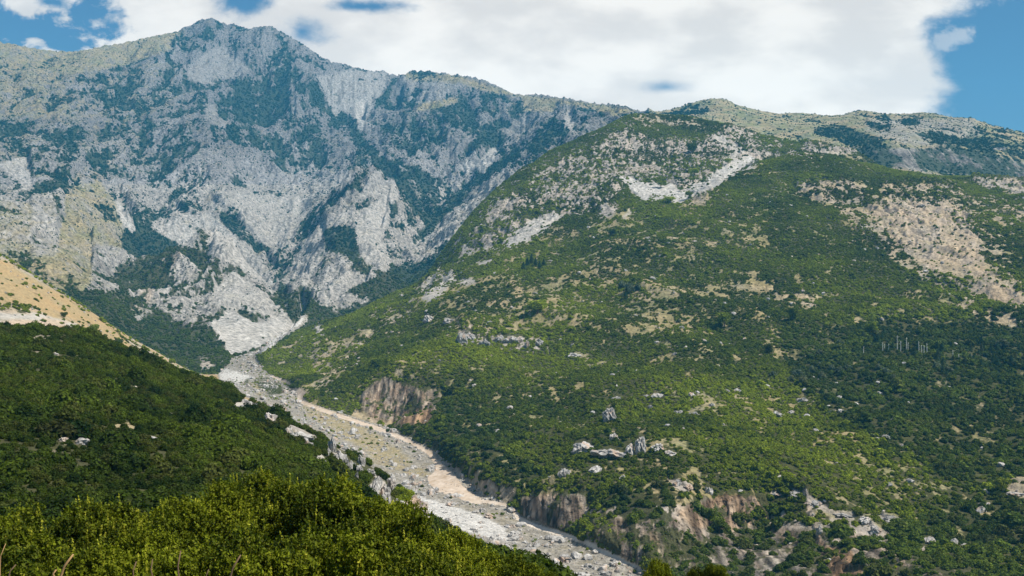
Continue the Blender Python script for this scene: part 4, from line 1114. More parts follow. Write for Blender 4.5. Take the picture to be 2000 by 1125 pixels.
RIV_BIG = [(1005, 1050, 26, 20), (881, 988, 15, 9), (892, 970, 17, 9), (827, 968, 14, 7), (842, 916, 13, 9), (1105, 1112, 15, 12), (1102, 1098, 26, 18), (1200, 1105, 17, 11), (955, 1012, 20, 14), (942, 1000, 14, 10), (1032, 1078, 24, 13), (1068, 1092, 14, 10), (1150, 1108, 14, 9)]


def ell(px, py, w, h, arr):
    arr |= ((gx - px) / max(w * .5, 1)) ** 2 + ((gy - py) / max(h * .5, 1)) ** 2 < 1


def place_rock(kind, px, py, w, h, lo, hi, meshes, label, group=None, kw=.64, kh=.60):
    p = hit(px, py, lo, hi)
    if p is None: return None
    y = p.y
    W = w / ppm(y); H = h / ppm(y)
    me = random.choice(meshes)
    o = put(me, kind, (p.x, y + W * .25, p.z), (W * kw, W * kw * .85, H * kh), rx=random.uniform(-.1, .1), ry_=random.uniform(-.1, .1), label=label, cat='rock', group=group)
    if me.name not in SRC: SRC[me.name] = o
    return o


def where_hill(px, py):
    if py < 560: return 'high on the hillside'
    if py < 720: return 'halfway up the hillside'
    if px > 1600: return 'near the dark woods'
    return 'on the open green hillside'
def shade_word(i): return ['white', 'pale grey', 'grey', 'chalky', 'buff', 'weathered', 'rough', 'rounded', 'blocky', 'angular'][i % 10]

for i, (k, px, py, w, h, d) in enumerate(HILL_ROCKS):
    if not d:
        d = shade_word(i) + ' ' + ('large ' if w > 16 else 'small ' if w < 9 else '') + 'boulder'
    place_rock(k, px, py, w, h, 330, 1600, BIGR, '%s %s, %d%% right, %d%% down' % (d, where_hill(px, py), round(px / 20), round(py / 11.25)), 'rocks on the right hillside')
    ell(px, py - h * .5, w * 1.0, h * 1.0, BARE)
for i, (px, py, w, h) in enumerate(NEAR_ROCKS):
    place_rock('rock_outcrop', px, py + (5 if px > 450 else 0), w, h, 30, 300, BIGR, '%s limestone rock among near slope shrubs, %d%% from left, %d%% down' % (shade_word(i * 3 + 1), round(px / 20), round(py / 11.25)), 'white rocks on the near slope', .74, 1.05)
    ell(px, py - h * .3, w * 1.4, h * 1.9, BARE_N)
for i, (px, py, w, h) in enumerate(RIV_BIG):
    place_rock('boulder', px, py, w, h, 330, 900, BIGR, ['largest grey boulder in the torrent bed, beside the bright gravel', 'flat boulder at the upper end of the bright gravel', 'boulder against the wide part of the track', 'low boulder below the point of the near slope', 'boulder left of the wide pale part of the track', 'grey boulder at the bottom edge of the torrent bed', 'broad grey boulder near the bottom edge of the bed', 'boulder beside the lower track near the right end', 'boulder between bright gravel and lower track', 'small boulder on the upper side of the bright gravel', 'long grey boulder below the largest one', 'boulder midway between the largest and the bottom edge', 'boulder close to the lower track at the bottom'][i], 'big boulders in the torrent bed')

# pale rock slabs high on the far ridge
place_rock('rock_slab', 1953, 294, 18, 8, 1900, 2700, BIGR, 'small pale bare slab high on the far right ridge', None)

# ---- trees
def tube(path, r0, r1, n_=7):
    V_ = []; Fs = []
    path = [Vector(p) for p in path]
    for i, p in enumerate(path):
        d = (path[min(i + 1, len(path) - 1)] - path[max(i - 1, 0)]).normalized()
        a = d.orthogonal().normalized(); b = d.cross(a)
        rr = r0 + (r1 - r0) * i / (len(path) - 1)
        for k in range(n_):
            t_ = 2 * math.pi * k / n_
            V_.append(tuple(p + (a * math.cos(t_) + b * math.sin(t_)) * rr))
    for i in range(len(path) - 1):
        for k in range(n_):
            Fs.append((i * n_ + k, i * n_ + (k + 1) % n_, (i + 1) * n_ + (k + 1) % n_, (i + 1) * n_ + k))
    Fs.append(tuple(range(n_))[::-1]); Fs.append(tuple((len(path) - 1) * n_ + k for k in range(n_)))
    return V_, Fs


def tubes_mesh(name, ts, mat):
    V_ = []; Fs = []
    for path, r0, r1 in ts:
        v, f = tube(path, r0, r1); o_ = len(V_)
        V_ += v; Fs += [tuple(i + o_ for i in q) for q in f]
    me = bpy.data.meshes.new(name); me.from_pydata(V_, [], Fs); me.materials.append(mat)
    me.polygons.foreach_set('use_smooth', [True] * len(me.polygons))
    return me


def curve_path(a, b, bend, n_=6, r=random):
    a = Vector(a); b = Vector(b); s = Vector((r.uniform(-1, 1), r.uniform(-1, 1), 0)) * bend
    return [a.lerp(b, t / n_) + s * math.sin(math.pi * t / n_) for t in range(n_ + 1)]


def crown_mesh(name, seed, n_, leaf, mat, h0=.25, conif=False):
    r = np.random.default_rng(seed)
    if conif:
        z = r.uniform(0.0, 1, n_) ** .8
        rad = (1 - z) ** .8 * .30 * (1 + .35 * np.sin(z * 40)) + .015
        a = r.uniform(0, 2 * math.pi, n_)
        q = r.uniform(.45, 1.05, n_)
        cen = np.stack([np.cos(a) * rad * q, np.sin(a) * rad * q, h0 + z * (1 - h0) - q * rad * .25], 1)
        nr = np.stack([np.cos(a), np.sin(a), np.full(n_, .8)], 1) + r.normal(size=(n_, 3)) * .4
    else:
        L = [(0, 0, .62, .30)]
        for i in range(11):
            t_ = r.uniform(0, 6.28); q = r.uniform(.12, .34)
            L.append((q * math.cos(t_), q * math.sin(t_), r.uniform(.38, .85), r.uniform(.12, .22)))
        L = np.array(L); w = L[:, 3] ** 2
        k = r.choice(len(L), n_, p=w / w.sum())
        d = r.normal(size=(n_, 3)); d /= np.linalg.norm(d, axis=1)[:, None]
        cen = L[k, :3] + d * (L[k, 3] * r.uniform(.6, 1.1, n_))[:, None]
        nr = d + r.normal(size=(n_, 3)) * .5
    nr /= np.linalg.norm(nr, axis=1)[:, None]
    co, q = leaf_quads(cen, nr, np.full(n_, leaf), r)
    return mesh_np(name, co, q, [mat], leaf=np.repeat(r.uniform(0, 1, n_), 4))


TRUNK = tubes_mesh('tree_trunk_mesh', [([(0, 0, -.1), (.01, 0, .2), (0, .01, .55)], .035, .014), ([(0, 0, .2), (.12, .05, .42), (.18, .08, .6)], .018, .007), ([(0, 0, .25), (-.12, .03, .45), (-.2, .05, .62)], .018, .007), ([(0, 0, .3), (.02, -.12, .5), (.03, -.2, .66)], .016, .006)], M_BARK)
CROWNS = [crown_mesh('tree_crown_mesh%d' % i, 500 + i, 1500, .055, M_LHILL) for i in range(3)]
CONES = [crown_mesh('conifer_crown_mesh%d' % i, 510 + i, 1300, .045, M_PINE, h0=.10, conif=True) for i in range(3)]
CTRUNK = tubes_mesh('conifer_trunk_mesh', [([(0, 0, -.08), (0, 0, .5), (0, 0, .97)], .022, .004)], M_BARK)


def tree(kind, px, py, h, lo, hi, crown, trunk, label, group, wide=1.0):
    p = hit(px, py, lo, hi)
    if p is None: return
    H = h / ppm(p.y)
    r_ = bpy.data.objects.new(kind, None); col.objects.link(r_); r_.empty_display_size = .2
    r_.location = p; tagit(r_, label, 'tree', group)
    rz = random.uniform(0, 6.28)
    for nm, me in (('crown', crown), ('trunk', trunk)):
        o = bpy.data.objects.new(nm, me); col.objects.link(o); o.parent = r_
        o.scale = (H * wide, H * wide, H); o.rotation_euler = (0, 0, rz)
    return r_


for px, py, h, lab in ((182, 652, 19, 'round dark tree standing on the dry tan slope, upper of two'), (229, 680, 20, 'round dark tree on the dry tan slope, lower of two'), (197, 628, 9, 'tiny dark tree on the dry tan slope above the two round ones'),
                       (125, 622, 13, 'dark bushy tree beside the white rocks on the tan slope'), (291, 706, 9, 'small dark tree low on the tan slope'), (335, 712, 12, 'dark tree near the foot of the tan slope')):
    tree('round_tree', px, py, h, 350, 900, random.choice(CROWNS), TRUNK, lab, None, 1.25)
for px, py, h, w_, lab in ((1415, 640, 30, 1.3, 'large dark round tree in the middle of the green hillside'), (1050, 612, 26, 2.2, 'broad dark tree clump on the hillside left of centre'), (1548, 628, 30, .9, 'tall dark tree left of the pale dead trunks'),
                           (570, 762, 14, 1.2, 'dark tree at the bend of the pink track'), (757, 846, 9, 1.2, 'small dark tree on the outer edge of the track'), (724, 842, 9, 1.3, 'small dark tree between track and stony bed'),
                           (1291, 366, 13, 2.0, 'wide dark bush tree in the middle of the pale scree'), (1310, 396, 14, 1.9, 'round dark bush tree at the lower edge of the pale scree'), (1347, 384, 11, 1.8, 'dark bush tree right of the scree foot'),
                           (1357, 342, 14, 1.6, 'dark bush tree at the top of the scree'), (1422, 320, 12, 1.4, 'round dark tree beside the upper scree chute'), (1328, 373, 8, 1.8, 'small green bush tree inside the scree'), (1352, 300, 26, .9, 'dark clump on the rocky face above the scree'),
                           (1700, 655, 30, 1.0, 'dark tree left of the tall pale trunks'), (1955, 960, 30, 1.3, 'dark rounded tree near the right edge'), (1100, 494, 13, 1.1, 'dark tree beside white boulders on the upper hillside'), (1405, 1045, 34, 1.4, 'dark tree hiding the orange cliff'),
                           (1385, 1020, 30, 1.2, 'dark tree on the lip of the orange cliff'), (1195, 460, 15, 1.4, 'dark tree beside the pale strip on the upper hillside'), (1500, 690, 22, 1.1, 'dark tree above the grey green thicket')):
    tree('broadleaf_tree', px, py, h, 330, 1600, random.choice(CROWNS), TRUNK, lab, None, w_)
r1 = np.random.default_rng(5)
for i in range(8):
    tree('broadleaf_tree', 780 + i * 4 + r1.uniform(-3, 3), 985 + r1.uniform(-14, 12), 24 + r1.uniform(-6, 6), 120, 260, CROWNS[i % 3], TRUNK, 'dark shrubby tree on the crest among the white crags of the near slope', 'dark trees on the near crest', 1.2)
for i, (px, py, h) in enumerate([(1030, 520, 17), (1038, 516, 20), (1046, 520, 16), (1022, 526, 15), (1054, 524, 15), (1062, 519, 14), (1222, 584, 15)]):
    tree('conifer_tree', px, py, h, 500, 1600, CONES[i % 3], CTRUNK, 'small dark conifer on the upper hillside, %d%% from left' % round(px / 20) if i == 6 else 'small dark conifer in the tight group on the upper hillside', None if i == 6 else 'conifers in the upper hillside group', 1.2)
for i in range(70):
    a = r1.uniform(0, 1); px = 1700 + 320 * a + r1.uniform(-25, 25); py = 668 + 60 * a + r1.uniform(-42, 50) * (0.35 + a)
    tree('conifer_tree', min(px, 2030), py, r1.uniform(10, 19), 420, 1100, CONES[i % 3], CTRUNK, '%s dark conifer in the wood below the earth patches, %s' % (['slim', 'broad', 'short', 'tall', 'leaning'][i % 5], spot(px * 3 - 3400, py * 3 - 1400).replace('centre', 'the middle of the wood')), 'conifers at the right edge', 1.15)

# ---- bare pale trunks
for i, (zx, z0, z1) in enumerate([(895, 440, 495), (910, 450, 490), (940, 450, 498), (1012, 385, 500), (1035, 430, 498), (1080, 400, 480), (1095, 440, 484), (1178, 430, 500), (1200, 460, 505), (1217, 462, 508), (1243, 445, 516), (1445, 500, 545), (1492, 530, 560), (745, 470, 510)]):
    px = 1500 + zx / 4; pb = 560 + z1 / 4; h = (z1 - z0) / 4
    p = hit(px, pb + 2, 420, 1100)
    H = (h + 3) / ppm(p.y)
    root = bpy.data.objects.new('dead_tree', None); col.objects.link(root); root.location = p
    tagit(root, 'bare pale tree trunk standing in the hillside wood, number %s of the row from left' % ['one', 'two', 'three', 'four', 'five', 'six', 'seven', 'eight', 'nine', 'ten', 'eleven', 'twelve', 'thirteen', 'fourteen'][i] if False else
          ['thin pale trunk, leftmost pair of the row of bare trunks', 'short pale trunk beside the leftmost bare trunk', 'pale trunk midway between the left pair and the tallest', 'tallest bare pale trunk in the hillside row', 'shorter bare trunk right beside the tallest one',
           'forked looking bare trunk right of the tallest', 'short bare trunk against dark conifers', 'bare trunk, left one of the right-hand group', 'short bare trunk inside the right-hand group', 'pale stub in the right-hand group of trunks',
           'bright bare trunk ending the right-hand group', 'single bare trunk apart to the right of the row', 'short last bare trunk furthest right of the row', 'greyish bare trunk apart to the left of the row'][i], 'tree', 'bare pale trunks')
    tm = tubes_mesh('dead_trunk_mesh', [(curve_path((0, 0, -.5), (random.uniform(-.3, .3), 0, H), .15), .30, .12)], M_PALEB)
    bm_ = tubes_mesh('dead_branch_mesh', [([(0, 0, H * f), (sgn * H * .10, .1, H * (f + .1))], .10, .03) for f, sgn in ((.55, 1), (.7, -1), (.85, 1))], M_PALEB)
    for nm, me in (('trunk', tm), ('branches', bm_)):
        o = bpy.data.objects.new(nm, me); col.objects.link(o); o.parent = root

# ---- grey green thicket and a leafless grey shrub
for i, (px, py, w_) in enumerate([(1560, 735, 26), (1585, 728, 24), (1605, 740, 26), (1545, 745, 20), (1625, 722, 20), (1640, 730, 26), (1655, 722, 20), (1510, 735, 20), (1570, 748, 28), (1730, 733, 28), (1745, 742, 22), (1830, 722, 30), (1850, 728, 24), (1715, 722, 20), (1600, 692, 18), (1640, 676, 24), (1960, 678, 30),
                                  (1230, 572, 36), (1215, 562, 26), (1246, 566, 22), (1583, 885, 14), (1325, 630, 14), (1600, 716, 18)]):
    p = hit(px, py, 420, 1300)
    W = w_ / ppm(p.y) * .5
    o = put(GREYS[i % 2], 'shrub', p, (W, W, W * 1.1), label='%s pale grey green shrub on the hillside, %s' % (['round', 'low', 'spreading', 'tufted', 'small', 'feathery', 'thin'][i % 7], spot(px, py)), cat='shrub', group='grey green shrubs on the hillside')
    SRC.setdefault(GREYS[i % 2].name, o)
for px, py, w_, lab in ((1880, 905, 28, 'bright yellow green shrub near the dark woods on the right'), (1598, 775, 9, 'tiny bright green bush on the open hillside'), (1453, 839, 9, 'tiny bright green bush left of the white boulders'), (1860, 742, 18, 'yellowish bush in the dark woods on the right')):
    p = hit(px, py, 330, 1100); W = w_ / ppm(p.y) * .55
    me = NEARS[0].copy(); me.materials.clear(); me.materials.append(M_LFG)
    put(me, 'shrub', p, (W, W, W * .9), label=lab, cat='shrub')

# ---- foreground bushes
def bush_parts(seed):
    r = np.random.default_rng(seed)
    L = [(0, 0, .5, .36)]
    for i in range(24):
        a = r.uniform(0, 6.28); q = math.sqrt(r.uniform(0, 1)) * .75
        L.append((q * math.cos(a), q * math.sin(a), r.uniform(.25, 1.0) * (1 - .35 * q), r.uniform(.12, .26)))
    L = np.array(L); w = L[:, 3] ** 2
    ns = 3200
    k = r.choice(len(L), ns, p=w / w.sum())
    d = r.normal(size=(ns, 3)); d[:, 2] += .35; d /= np.linalg.norm(d, axis=1)[:, None]
    c = L[k, :3] + d * (L[k, 3] * r.uniform(.60, 1.30, ns))[:, None]
    ax = d + np.array([0, 0, .7]) + r.normal(size=d.shape) * .35; ax /= np.linalg.norm(ax, axis=1)[:, None]
    nl = 9
    t_ = np.tile(np.linspace(0, 1, nl), (ns, 1)) * r.uniform(.06, .12, (ns, 1))
    cen = (c[:, None, :] + ax[:, None, :] * t_[..., None]).reshape(-1, 3) + r.normal(size=(ns * nl, 3)) * .012
    nr = np.repeat(ax, nl, 0) * .5 + r.normal(size=(ns * nl, 3)) * .8
    nr /= np.linalg.norm(nr, axis=1)[:, None]
    co, q = leaf_quads(cen, nr, np.full(len(cen), .030), r, aspect=1.7)
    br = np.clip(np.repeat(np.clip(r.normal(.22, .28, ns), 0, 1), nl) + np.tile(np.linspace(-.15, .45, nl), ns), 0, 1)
    fol = mesh_np('bush_foliage_mesh%d' % seed, co, q, [M_LFG], leaf=np.repeat(br, 4))
    # young upright shoots on top
    nsh = 46
    cs = []
    for i in range(nsh):
        l = L[r.integers(0, len(L))]
        a = r.uniform(0, 6.28); q_ = r.uniform(0, .8)
        p0 = np.array([l[0] + l[3] * q_ * math.cos(a), l[1] + l[3] * q_ * math.sin(a), l[2] + l[3] * (1.0 - .4 * q_)])
        hgt = r.uniform(.08, .27); m_ = int(hgt / .012)
        tt = np.linspace(0, 1, m_)[:, None]
        lean = np.array([r.normal(0, .12), r.normal(0, .12), 1.0])
        cs.append(p0 + tt * hgt * lean + r.normal(size=(m_, 3)) * .009 * (1.2 - tt))
    cs = np.concatenate(cs); nr = r.normal(size=cs.shape); nr /= np.linalg.norm(nr, axis=1)[:, None]
    co, q = leaf_quads(cs, nr, np.full(len(cs), .024), r, aspect=1.8)
    sh = mesh_np('bush_shoots_mesh%d' % seed, co, q, [M_SHOOT], leaf=np.repeat(r.uniform(0, 1, len(cs)), 4))
    rr = random.Random(seed)
    st = []
    for i in range(12):
        l = L[i + 1]
        st.append((curve_path((rr.uniform(-.12, .12), rr.uniform(-.12, .12), -.15), (l[0], l[1], l[2] + .05), .08, 7, rr), .022, .006))
    stm = tubes_mesh('bush_stem_mesh%d' % seed, st, M_BARK)
    return fol, sh, stm
BUSH = [bush_parts(600 + i) for i in range(5)]
# (px of centre, py of top, distance, half width px, label)
FG = [(-70, 1015, 21, 120, 'olive green bush cut by the left edge of the frame'),
      (45, 1003, 22, 110, 'olive green bush in the lower left corner with sparse tips'),
      (140, 985, 23, 95, 'olive green bush with upright tips, right of the corner bush'),
      (218, 968, 24, 85, 'bushy olive green shrub with many pointed shoots at lower left'),
      (285, 1040, 19, 70, 'low dark shrub in the gap between the left and middle bushes'),
      (355, 972, 23, 90, 'tall yellow green bush starting the middle thicket'),
      (440, 948, 24, 90, 'yellow green bush with bright leaf tips in the middle thicket'),
      (505, 926, 26, 85, 'highest yellow green bush of the middle thicket'),
      (585, 928, 25, 90, 'yellow green bush just right of the highest one'),
      (660, 945, 24, 95, 'broad yellow green bush with several upright shoots'),
      (735, 975, 23, 95, 'bright bush below the white crags of the near slope'),
      (800, 1002, 22, 85, 'bright bush with tall yellow shoots below the rock point'),
      (866, 1038, 21, 78, 'bush sloping down towards the torrent bed'),
      (935, 1066, 20, 70, 'low bush with a cluster of yellow shoots'),
      (1000, 1094, 19, 62, 'low bush near the end of the thicket'),
      (1048, 1114, 18, 42, 'last small bush at the right end of the thicket'),
      (60, 1080, 15, 130, 'dark bush at the bottom edge in the lower left corner'),
      (180, 1075, 15, 110, 'dark bush at the bottom edge behind the curved brown stem'),
      (330, 1062, 15, 120, 'leafy bush at the bottom edge above the thin trunks'),
      (470, 1050, 15.5, 120, 'leafy bush at the bottom edge, middle of the thicket'),
      (600, 1042, 16, 120, 'dense green bush at the bottom edge below the highest bush'),
      (720, 1055, 15.5, 115, 'dense green bush at the bottom edge right of centre thicket'),
      (830, 1078, 15, 100, 'green bush at the bottom edge under the yellow shoots'),
      (925, 1104, 14.5, 75, 'green bush at the bottom edge near the thicket end'),
      (1281, 1098, 26, 34, 'small bright bush top poking up beside the track at the bottom edge'),
      (1388, 1102, 27, 30, 'small yellow green bush top at the bottom edge below the cliffs'),
      (1352, 1112, 26, 10, 'thin yellow shoot between two small bush tops at the bottom edge')]
for i, (px, top, y, hw, lab) in enumerate(FG):
    x = (px - 1000) / F * y
    zg = ground(x, y)
    ztop = (HOR - top) / F * y
    H = (ztop - zg) / 1.18
    W = hw / ppm(y)
    root = bpy.data.objects.new('bush', None); col.objects.link(root); root.location = (x, y, zg)
    tagit(root, lab, 'bush', 'bushes in the foreground')
    W *= 1.25; Hc = min(H, W * 1.15); lift = (H - Hc) * 1.18
    fo, sh, st = BUSH[i % 5]
    rz = random.uniform(0, 6.28)
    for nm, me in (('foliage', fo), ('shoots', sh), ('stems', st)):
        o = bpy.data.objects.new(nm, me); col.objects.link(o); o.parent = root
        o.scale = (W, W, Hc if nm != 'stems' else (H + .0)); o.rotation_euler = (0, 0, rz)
        if nm != 'stems': o.location = (0, 0, lift)

# ---- bare stems at the bottom edge
for i, (pa, pb, y, r0, lab) in enumerate([((118, 1128), (143, 1083), 12.5, .022, 'curved reddish brown bare stem at the bottom left'), ((17, 1128), (31, 1103), 12.5, .014, 'thin brown stem near the lower left corner'), ((106, 1128), (110, 1113), 12.5, .018, 'short brown stub left of the curved stem'),
                                        ((0, 1110), (11, 1062), 12.5, .009, 'fine dry stalk at the left edge'), ((350, 1135), (353, 1076), 12.8, .016, 'upright brown trunk below the middle bushes'), ((300, 1135), (298, 1092), 12.6, .014, 'slim brown trunk left of the upright one'),
                                        ((262, 1135), (266, 1097), 12.6, .013, 'slim olive brown stem at the bottom edge'), ((448, 1135), (470, 1084), 12.8, .018, 'slanting brown trunk leaning right at the bottom edge'), ((406, 1135), (408, 1112), 12.6, .010, 'short thin stem right of the upright trunk')]):
    a = Vector(((pa[0] - 1000) / F * y, y, (HOR - pa[1]) / F * y)); b = Vector(((pb[0] - 1000) / F * y, y, (HOR - pb[1]) / F * y))
    g0 = a + (a - b) * .5; g0.z = ground(g0.x, y) - .05
    path = [g0, g0.lerp(a, .5) + Vector((.03, 0, 0)), a, a.lerp(b, .5) + Vector((-.025, 0, .0)), b]
    me = tubes_mesh('stem_mesh', [(path, r0, r0 * .45)], M_STRAW if i in (0, 2, 3) else M_BARK)
    o = bpy.data.objects.new('bare_stem', me); col.objects.link(o)
    tagit(o, lab, 'stem')

# ================================================================ masses
inb = sample(BARE.astype(np.float32), PX, PYf) * (REG == HILL)
inn = sample(BARE_N.astype(np.float32), PX, PYf) * (REG == NEAR)
free = (1 - np.clip(inb + inn, 0, 1)) * (~isriv) * (~istrk) * vis
infr = (np.abs(UU) < .56)
# near slope: the 270 nearest ones are things, the rest is the cover
pn_, pi_, pj_ = pick_points((REG == NEAR) * free * infr * sstep(.3, .7, V) * (YY > 36) * (PYf < 1260), .62, 21)
sz = np.random.default_rng(3).uniform(.45, 1.0, len(pn_)) ** 1.0 * 1.25 * (1 + .8 * fbm(pn_[:, 0], pn_[:, 1], 12, 2, 301)) * np.where(np.random.default_rng(33).uniform(0, 1, len(pn_)) < .06, 1.8, 1)
infr_px = np.abs(pn_[:, 0] / pn_[:, 1]) < .47
rank = np.where(infr_px & (pn_[:, 2] / pn_[:, 1] > -.262), sz / pn_[:, 1], 0)
order = np.argsort(-rank)
first = order[:200]
mk = np.zeros(len(pn_), bool); mk[first] = True
ZN = [('dark shrub on the near slope', ''), ('dark shrub behind the middle bushes', ''), ('dark shrub above the torrent bed', '')]
for n_i, k in enumerate(first):
    x, y, z = pn_[k]
    px = x / y * F + 1000
    lab, grp = ZN[0 if px < 300 else 1 if px < 800 else 2]
    me = NEARS[n_i % 5]
    o = put(me, 'shrub', (x, y, z - .15 * sz[k]), (sz[k] * random.uniform(.9, 1.2), sz[k], sz[k] * random.uniform(.8, 1.1)), label='%s %s, %s' % (['broad', 'low', 'rounded', 'upright', 'ragged'][n_i % 5], lab, spot(px, HOR - z / y * F)), cat='shrub', group='nearest shrubs of the near slope')
    SRC.setdefault(me.name, o)
r = ~mk
scatter('shrub_cover', pn_[r], sz[r], NEARS, 31, 'dense dark green shrub cover of the near slope', 'shrubs', sink=.15)

# hillside
big = blur((poly([(1500, 640), (2000, 600), (2060, 700), (2060, 960), (1850, 930), (1700, 860), (1560, 760)]) | poly([(860, 740), (1000, 850), (1060, 960), (960, 920), (860, 860)]) | poly([(1140, 960), (1300, 930), (1420, 1000), (1700, 1040), (1850, 980), (2060, 930), (2060, 1140), (1300, 1140)])).astype(np.float32), 26)  # taller thickets here; cloud shadow and corner darkening go into their leaf colour
mh = (REG == HILL) * free * infr * sstep(.35, .75, V)
bg_ = sample(big, PX, PYf)
ph, _, _ = pick_points(mh * (.36 - .23 * bg_), 1.0, 22)
bp = sample(big, ph[:, 0] / ph[:, 1] * F + 1000, HOR - ph[:, 2] / ph[:, 1] * F)
rs = np.random.default_rng(4)
sh_ = rs.uniform(.55, 1.6, len(ph)) * (1 + .75 * bp) * (1 + .5 * fbm(ph[:, 0], ph[:, 1], 40, 2, 302)) * np.where(rs.uniform(0, 1, len(ph)) < .04, 1.9, 1)
for i, me in enumerate(HILLS_):      # one source shrub of each shape, standing on the hillside like the rest
    k = int(len(ph) * [.03, .22, .45, .68, .9][i])
    o = put(me, 'shrub', ph[k], sh_[k], label='green shrub of the hillside cover, %s' % spot(ph[k][0] / ph[k][1] * F + 1000, HOR - ph[k][2] / ph[k][1] * F), cat='shrub', group='shrubs of the hillside cover'); SRC[me.name] = o
dkm = (bp + .35 * fbm(ph[:, 0], ph[:, 1], 45, 4, 303, .7) * 2.2 + rs.normal(0, .12, len(ph))) > .55
for i, me in enumerate(DARKS):
    k = np.flatnonzero(dkm)[int(dkm.sum() * [.1, .35, .6, .85][i])]
    o = put(me, 'shrub', ph[k], sh_[k], label='dark shrub in the thickets of the hillside, %s' % spot(ph[k][0] / ph[k][1] * F + 1000, HOR - ph[k][2] / ph[k][1] * F), cat='shrub', group='shrubs of the dark thickets'); SRC[me.name] = o
scatter('dark_thickets', ph[dkm], sh_[dkm], DARKS, 43, 'dark tall thickets on the lower and right-hand parts of the hillside', 'shrubs', sink=.22)
ph, sh_ = ph[~dkm], sh_[~dkm]
scatter('hillside_shrubs', ph, sh_, HILLS_, 32, 'continuous green shrub cover of the right hillside', 'shrubs', sink=.22)
# sparse small shrubs on bare parts
msp = (REG == HILL) * free * infr * (V < .4) * (1 - .85 * C['S'])
p2, _, _ = pick_points(msp, .012, 23)
scatter('scattered_shrubs', p2, np.random.default_rng(5).uniform(.6, 1.8, len(p2)), HILLS_, 33, 'scattered low shrubs on the bare earth and rock of the hillside', 'shrubs', sink=.2)

# grassy slope
p3, _, _ = pick_points((REG == GRASSY) * free * infr * (V > .5), .10, 24)
p3b, _, _ = pick_points((REG == GRASSY) * free * infr * (V < .5), .0035, 25)
p3 = np.concatenate([p3, p3b]); scatter('slope_shrubs', p3, np.random.default_rng(6).uniform(.7, 1.7, len(p3)), HILLS_, 34, 'low dark shrubs dotted over the dry tan slope', 'shrubs', sink=.2)

# mountain and far ridge
mm = ((REG == MOUNT) | (REG == FAR)) * free * infr
p4, _, _ = pick_points(mm * sstep(.4, .8, V) * np.clip(2500 / YY, .8, 2.1) ** 2, .017, 26)
s4 = np.random.default_rng(7).uniform(2.0, 4.6, len(p4)) * np.clip(p4[:, 1] / 2400, .6, 1.15)
p5, _, _ = pick_points(mm * (V < .5) * (1 - .8 * C['S']) * np.clip(C['D'] * 2.2 + .12, 0, 1) * np.clip(2500 / YY, .8, 1.6) ** 2, .0085, 27)
s5 = np.random.default_rng(8).uniform(.8, 1.7, len(p5)) ** 1.8 * np.clip(p5[:, 1] / 2400, .5, 1.1)
print('counts', len(pn_), len(ph), len(p2), len(p3), len(p4), len(p5))
for i, me in enumerate(FARS):
    q_ = p4[int(len(p4) * [.1, .5, .9][i])]; o = put(me, 'shrub', q_, 3.0, label='dark shrub in the mountain woods, %s' % spot(q_[0] / q_[1] * F + 1000, HOR - q_[2] / q_[1] * F), cat='shrub', group='shrubs of the mountain gullies'); SRC[me.name] = o
nr4 = p4[:, 1] + 120 * fbm(p4[:, 0], p4[:, 1], 90, 2, 306) < 1800
scatter('valley_head_woods', p4[nr4], s4[nr4], DARKS, 44, 'dark green woods at the foot of the mountain round the valley head', 'woods', sink=.25)
p4, s4 = p4[~nr4], s4[~nr4]
scatter('mountain_woods', p4, s4, FARS, 35, 'dark woods filling the gullies and hollows of the mountain', 'woods', sink=.25)
scatter('mountain_shrubs', p5, s5, FARS, 36, 'small dark shrubs dotted over the grey limestone', 'shrubs', sink=.2)

# torrent bed: 260 biggest stones near us are things, the rest is rubble
mr = isriv * (~istrk) * infr * (YY < 1300) * (1 - .75 * sandy)
p6, _, _ = pick_points(mr * np.clip(.6 + 1.4 * fbm(XX, YY, 18, 2, 335), .1, 2), .26, 28)
s6 = .16 + np.random.default_rng(9).pareto(2.6, len(p6)) * .38; s6 = np.clip(s6 * np.where(p6[:, 1] < 520, 1.35, 1.0), .2, 2.2)
pxr = p6[:, 0] / p6[:, 1] * F + 1000; pyr = HOR - p6[:, 2] / p6[:, 1] * F
seen = (pyr < 1125) & (pyr > 900) & (pxr > 830) & (pxr < 1300) & (pyr < np.interp(pxr, [820, 1090, 1300], [1012, 1128, 1128]))
rk = np.where(seen, s6 / p6[:, 1], 0); od = np.argsort(-rk)[:230]
for k in range(len(ROCKS)): pass
mk = np.zeros(len(p6), bool)
for n_i, k in enumerate(od):
    me = ROCKS[n_i % 6]; s = s6[k]
    part = 'below the bright gravel' if pyr[k] > 1040 else 'beside the bright gravel' if pyr[k] > 965 else 'above the bright gravel'
    o = put(me, 'boulder', (p6[k][0], p6[k][1], p6[k][2]), (s * random.uniform(.9, 1.5), s, s * random.uniform(.8, 1.2)), label='%s grey stone %s, %s' % (['flat', 'angular', 'rounded', 'pale', 'pitted', 'blocky'][n_i % 6], part, spot(pxr[k] * 4 - 3200, pyr[k] * 4 - 3400).replace('centre', 'middle of the bed')), cat='rock', group='stones in the torrent bed')
    SRC.setdefault(me.name, o); mk[k] = True
scatter('torrent_rubble', p6[~mk], s6[~mk], ROCKS, 37, 'grey limestone rubble covering the torrent bed', 'rubble')
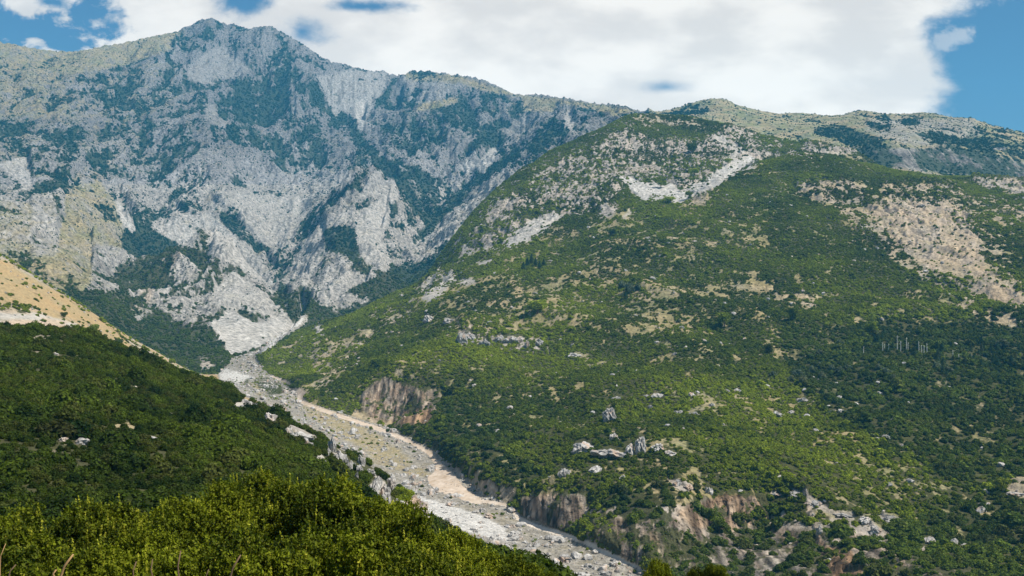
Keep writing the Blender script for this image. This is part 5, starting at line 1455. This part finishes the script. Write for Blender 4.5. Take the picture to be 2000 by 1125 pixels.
# stones along the track edges
ed = sample(blur(TRACK.astype(np.float32), 3), PX, PYf)
p7, _, _ = pick_points((ed > .08) * (ed < .42) * (~istrk) * (REG == HILL) * (YY > 330) * (YY < 1000), .16, 29)
scatter('track_stones', p7, np.random.default_rng(10).uniform(.2, .6, len(p7)), ROCKS, 38, 'pale stones lining the edges of the track', 'stones')
p8, _, _ = pick_points(isriv * (~istrk) * infr * (YY < 1300) * (1 - sandy), .012, 30)
scatter('bed_shrubs', p8, np.random.default_rng(11).uniform(.4, 1.2, len(p8)), HILLS_, 39, 'low green plants between the stones of the torrent bed', 'plants', sink=.2)
# loose rock on the rocky parts of hillside, slope and cliffs
rk_ = (1 - V) * (1 - C['T'] * .7) * (1 - C['S']) * ((REG == HILL) | (REG == GRASSY)) * vis * infr * (~isriv) * (~istrk)
p11, _, _ = pick_points(istrk * (YY < 800) * np.clip(.2 + 2.2 * fbm(XX, YY, 12, 2, 334), 0, 1), .10, 41)
scatter('track_gravel', p11, np.random.default_rng(14).uniform(.08, .32, len(p11)), ROCKS, 42, 'loose stones lying on the pale dirt track', 'stones')
p9, _, _ = pick_points(rk_ * np.clip(.4 + 2.5 * fbm(XX, YY, 25, 2, 333), 0, 1.4), .022, 31)
scatter('loose_rocks', p9, np.random.default_rng(12).uniform(.2, 1.0, len(p9)) ** 1.5 , ROCKS, 40, 'loose limestone rocks strewn over the bare ground of the hillside', 'rocks')
p10, _, _ = pick_points(V * ((REG == HILL)) * vis * infr * (~isriv) * (~istrk), .00045, 32)
scatter('hillside_stones', p10, np.random.default_rng(13).uniform(.8, 2.2, len(p10)), ROCKS, 41, 'small pale rocks showing between the hillside shrubs', 'rocks')

# ---------------------------------------------------------------- haze
def haze():
    me = bpy.data.meshes.new('haze')
    x, y0, y1, z0, z1 = 4400, -1600, 5400, -190, 1080
    me.from_pydata([(-x, y0, z0), (x, y0, z0), (x, y1, z0), (-x, y1, z0), (-x, y0, z1), (x, y0, z1), (x, y1, z1), (-x, y1, z1)], [],
                   [(0, 3, 2, 1), (4, 5, 6, 7), (0, 1, 5, 4), (1, 2, 6, 5), (2, 3, 7, 6), (3, 0, 4, 7)])
    m = bpy.data.materials.new('haze'); m.use_nodes = True
    t = NT(m.node_tree)
    v = t.n('ShaderNodeVolumePrincipled', {'Color': (.11, .56, 1.0, 1), 'Density': HAZE, 'Anisotropy': .0})
    t.n('ShaderNodeOutputMaterial', {1: v.outputs[0]})
    me.materials.append(m)
    o = bpy.data.objects.new('haze', me); col.objects.link(o)
    tagit(o, 'thin blue haze in the air of the valley', 'haze', kind='stuff')
HAZE = 0.92e-4
haze()
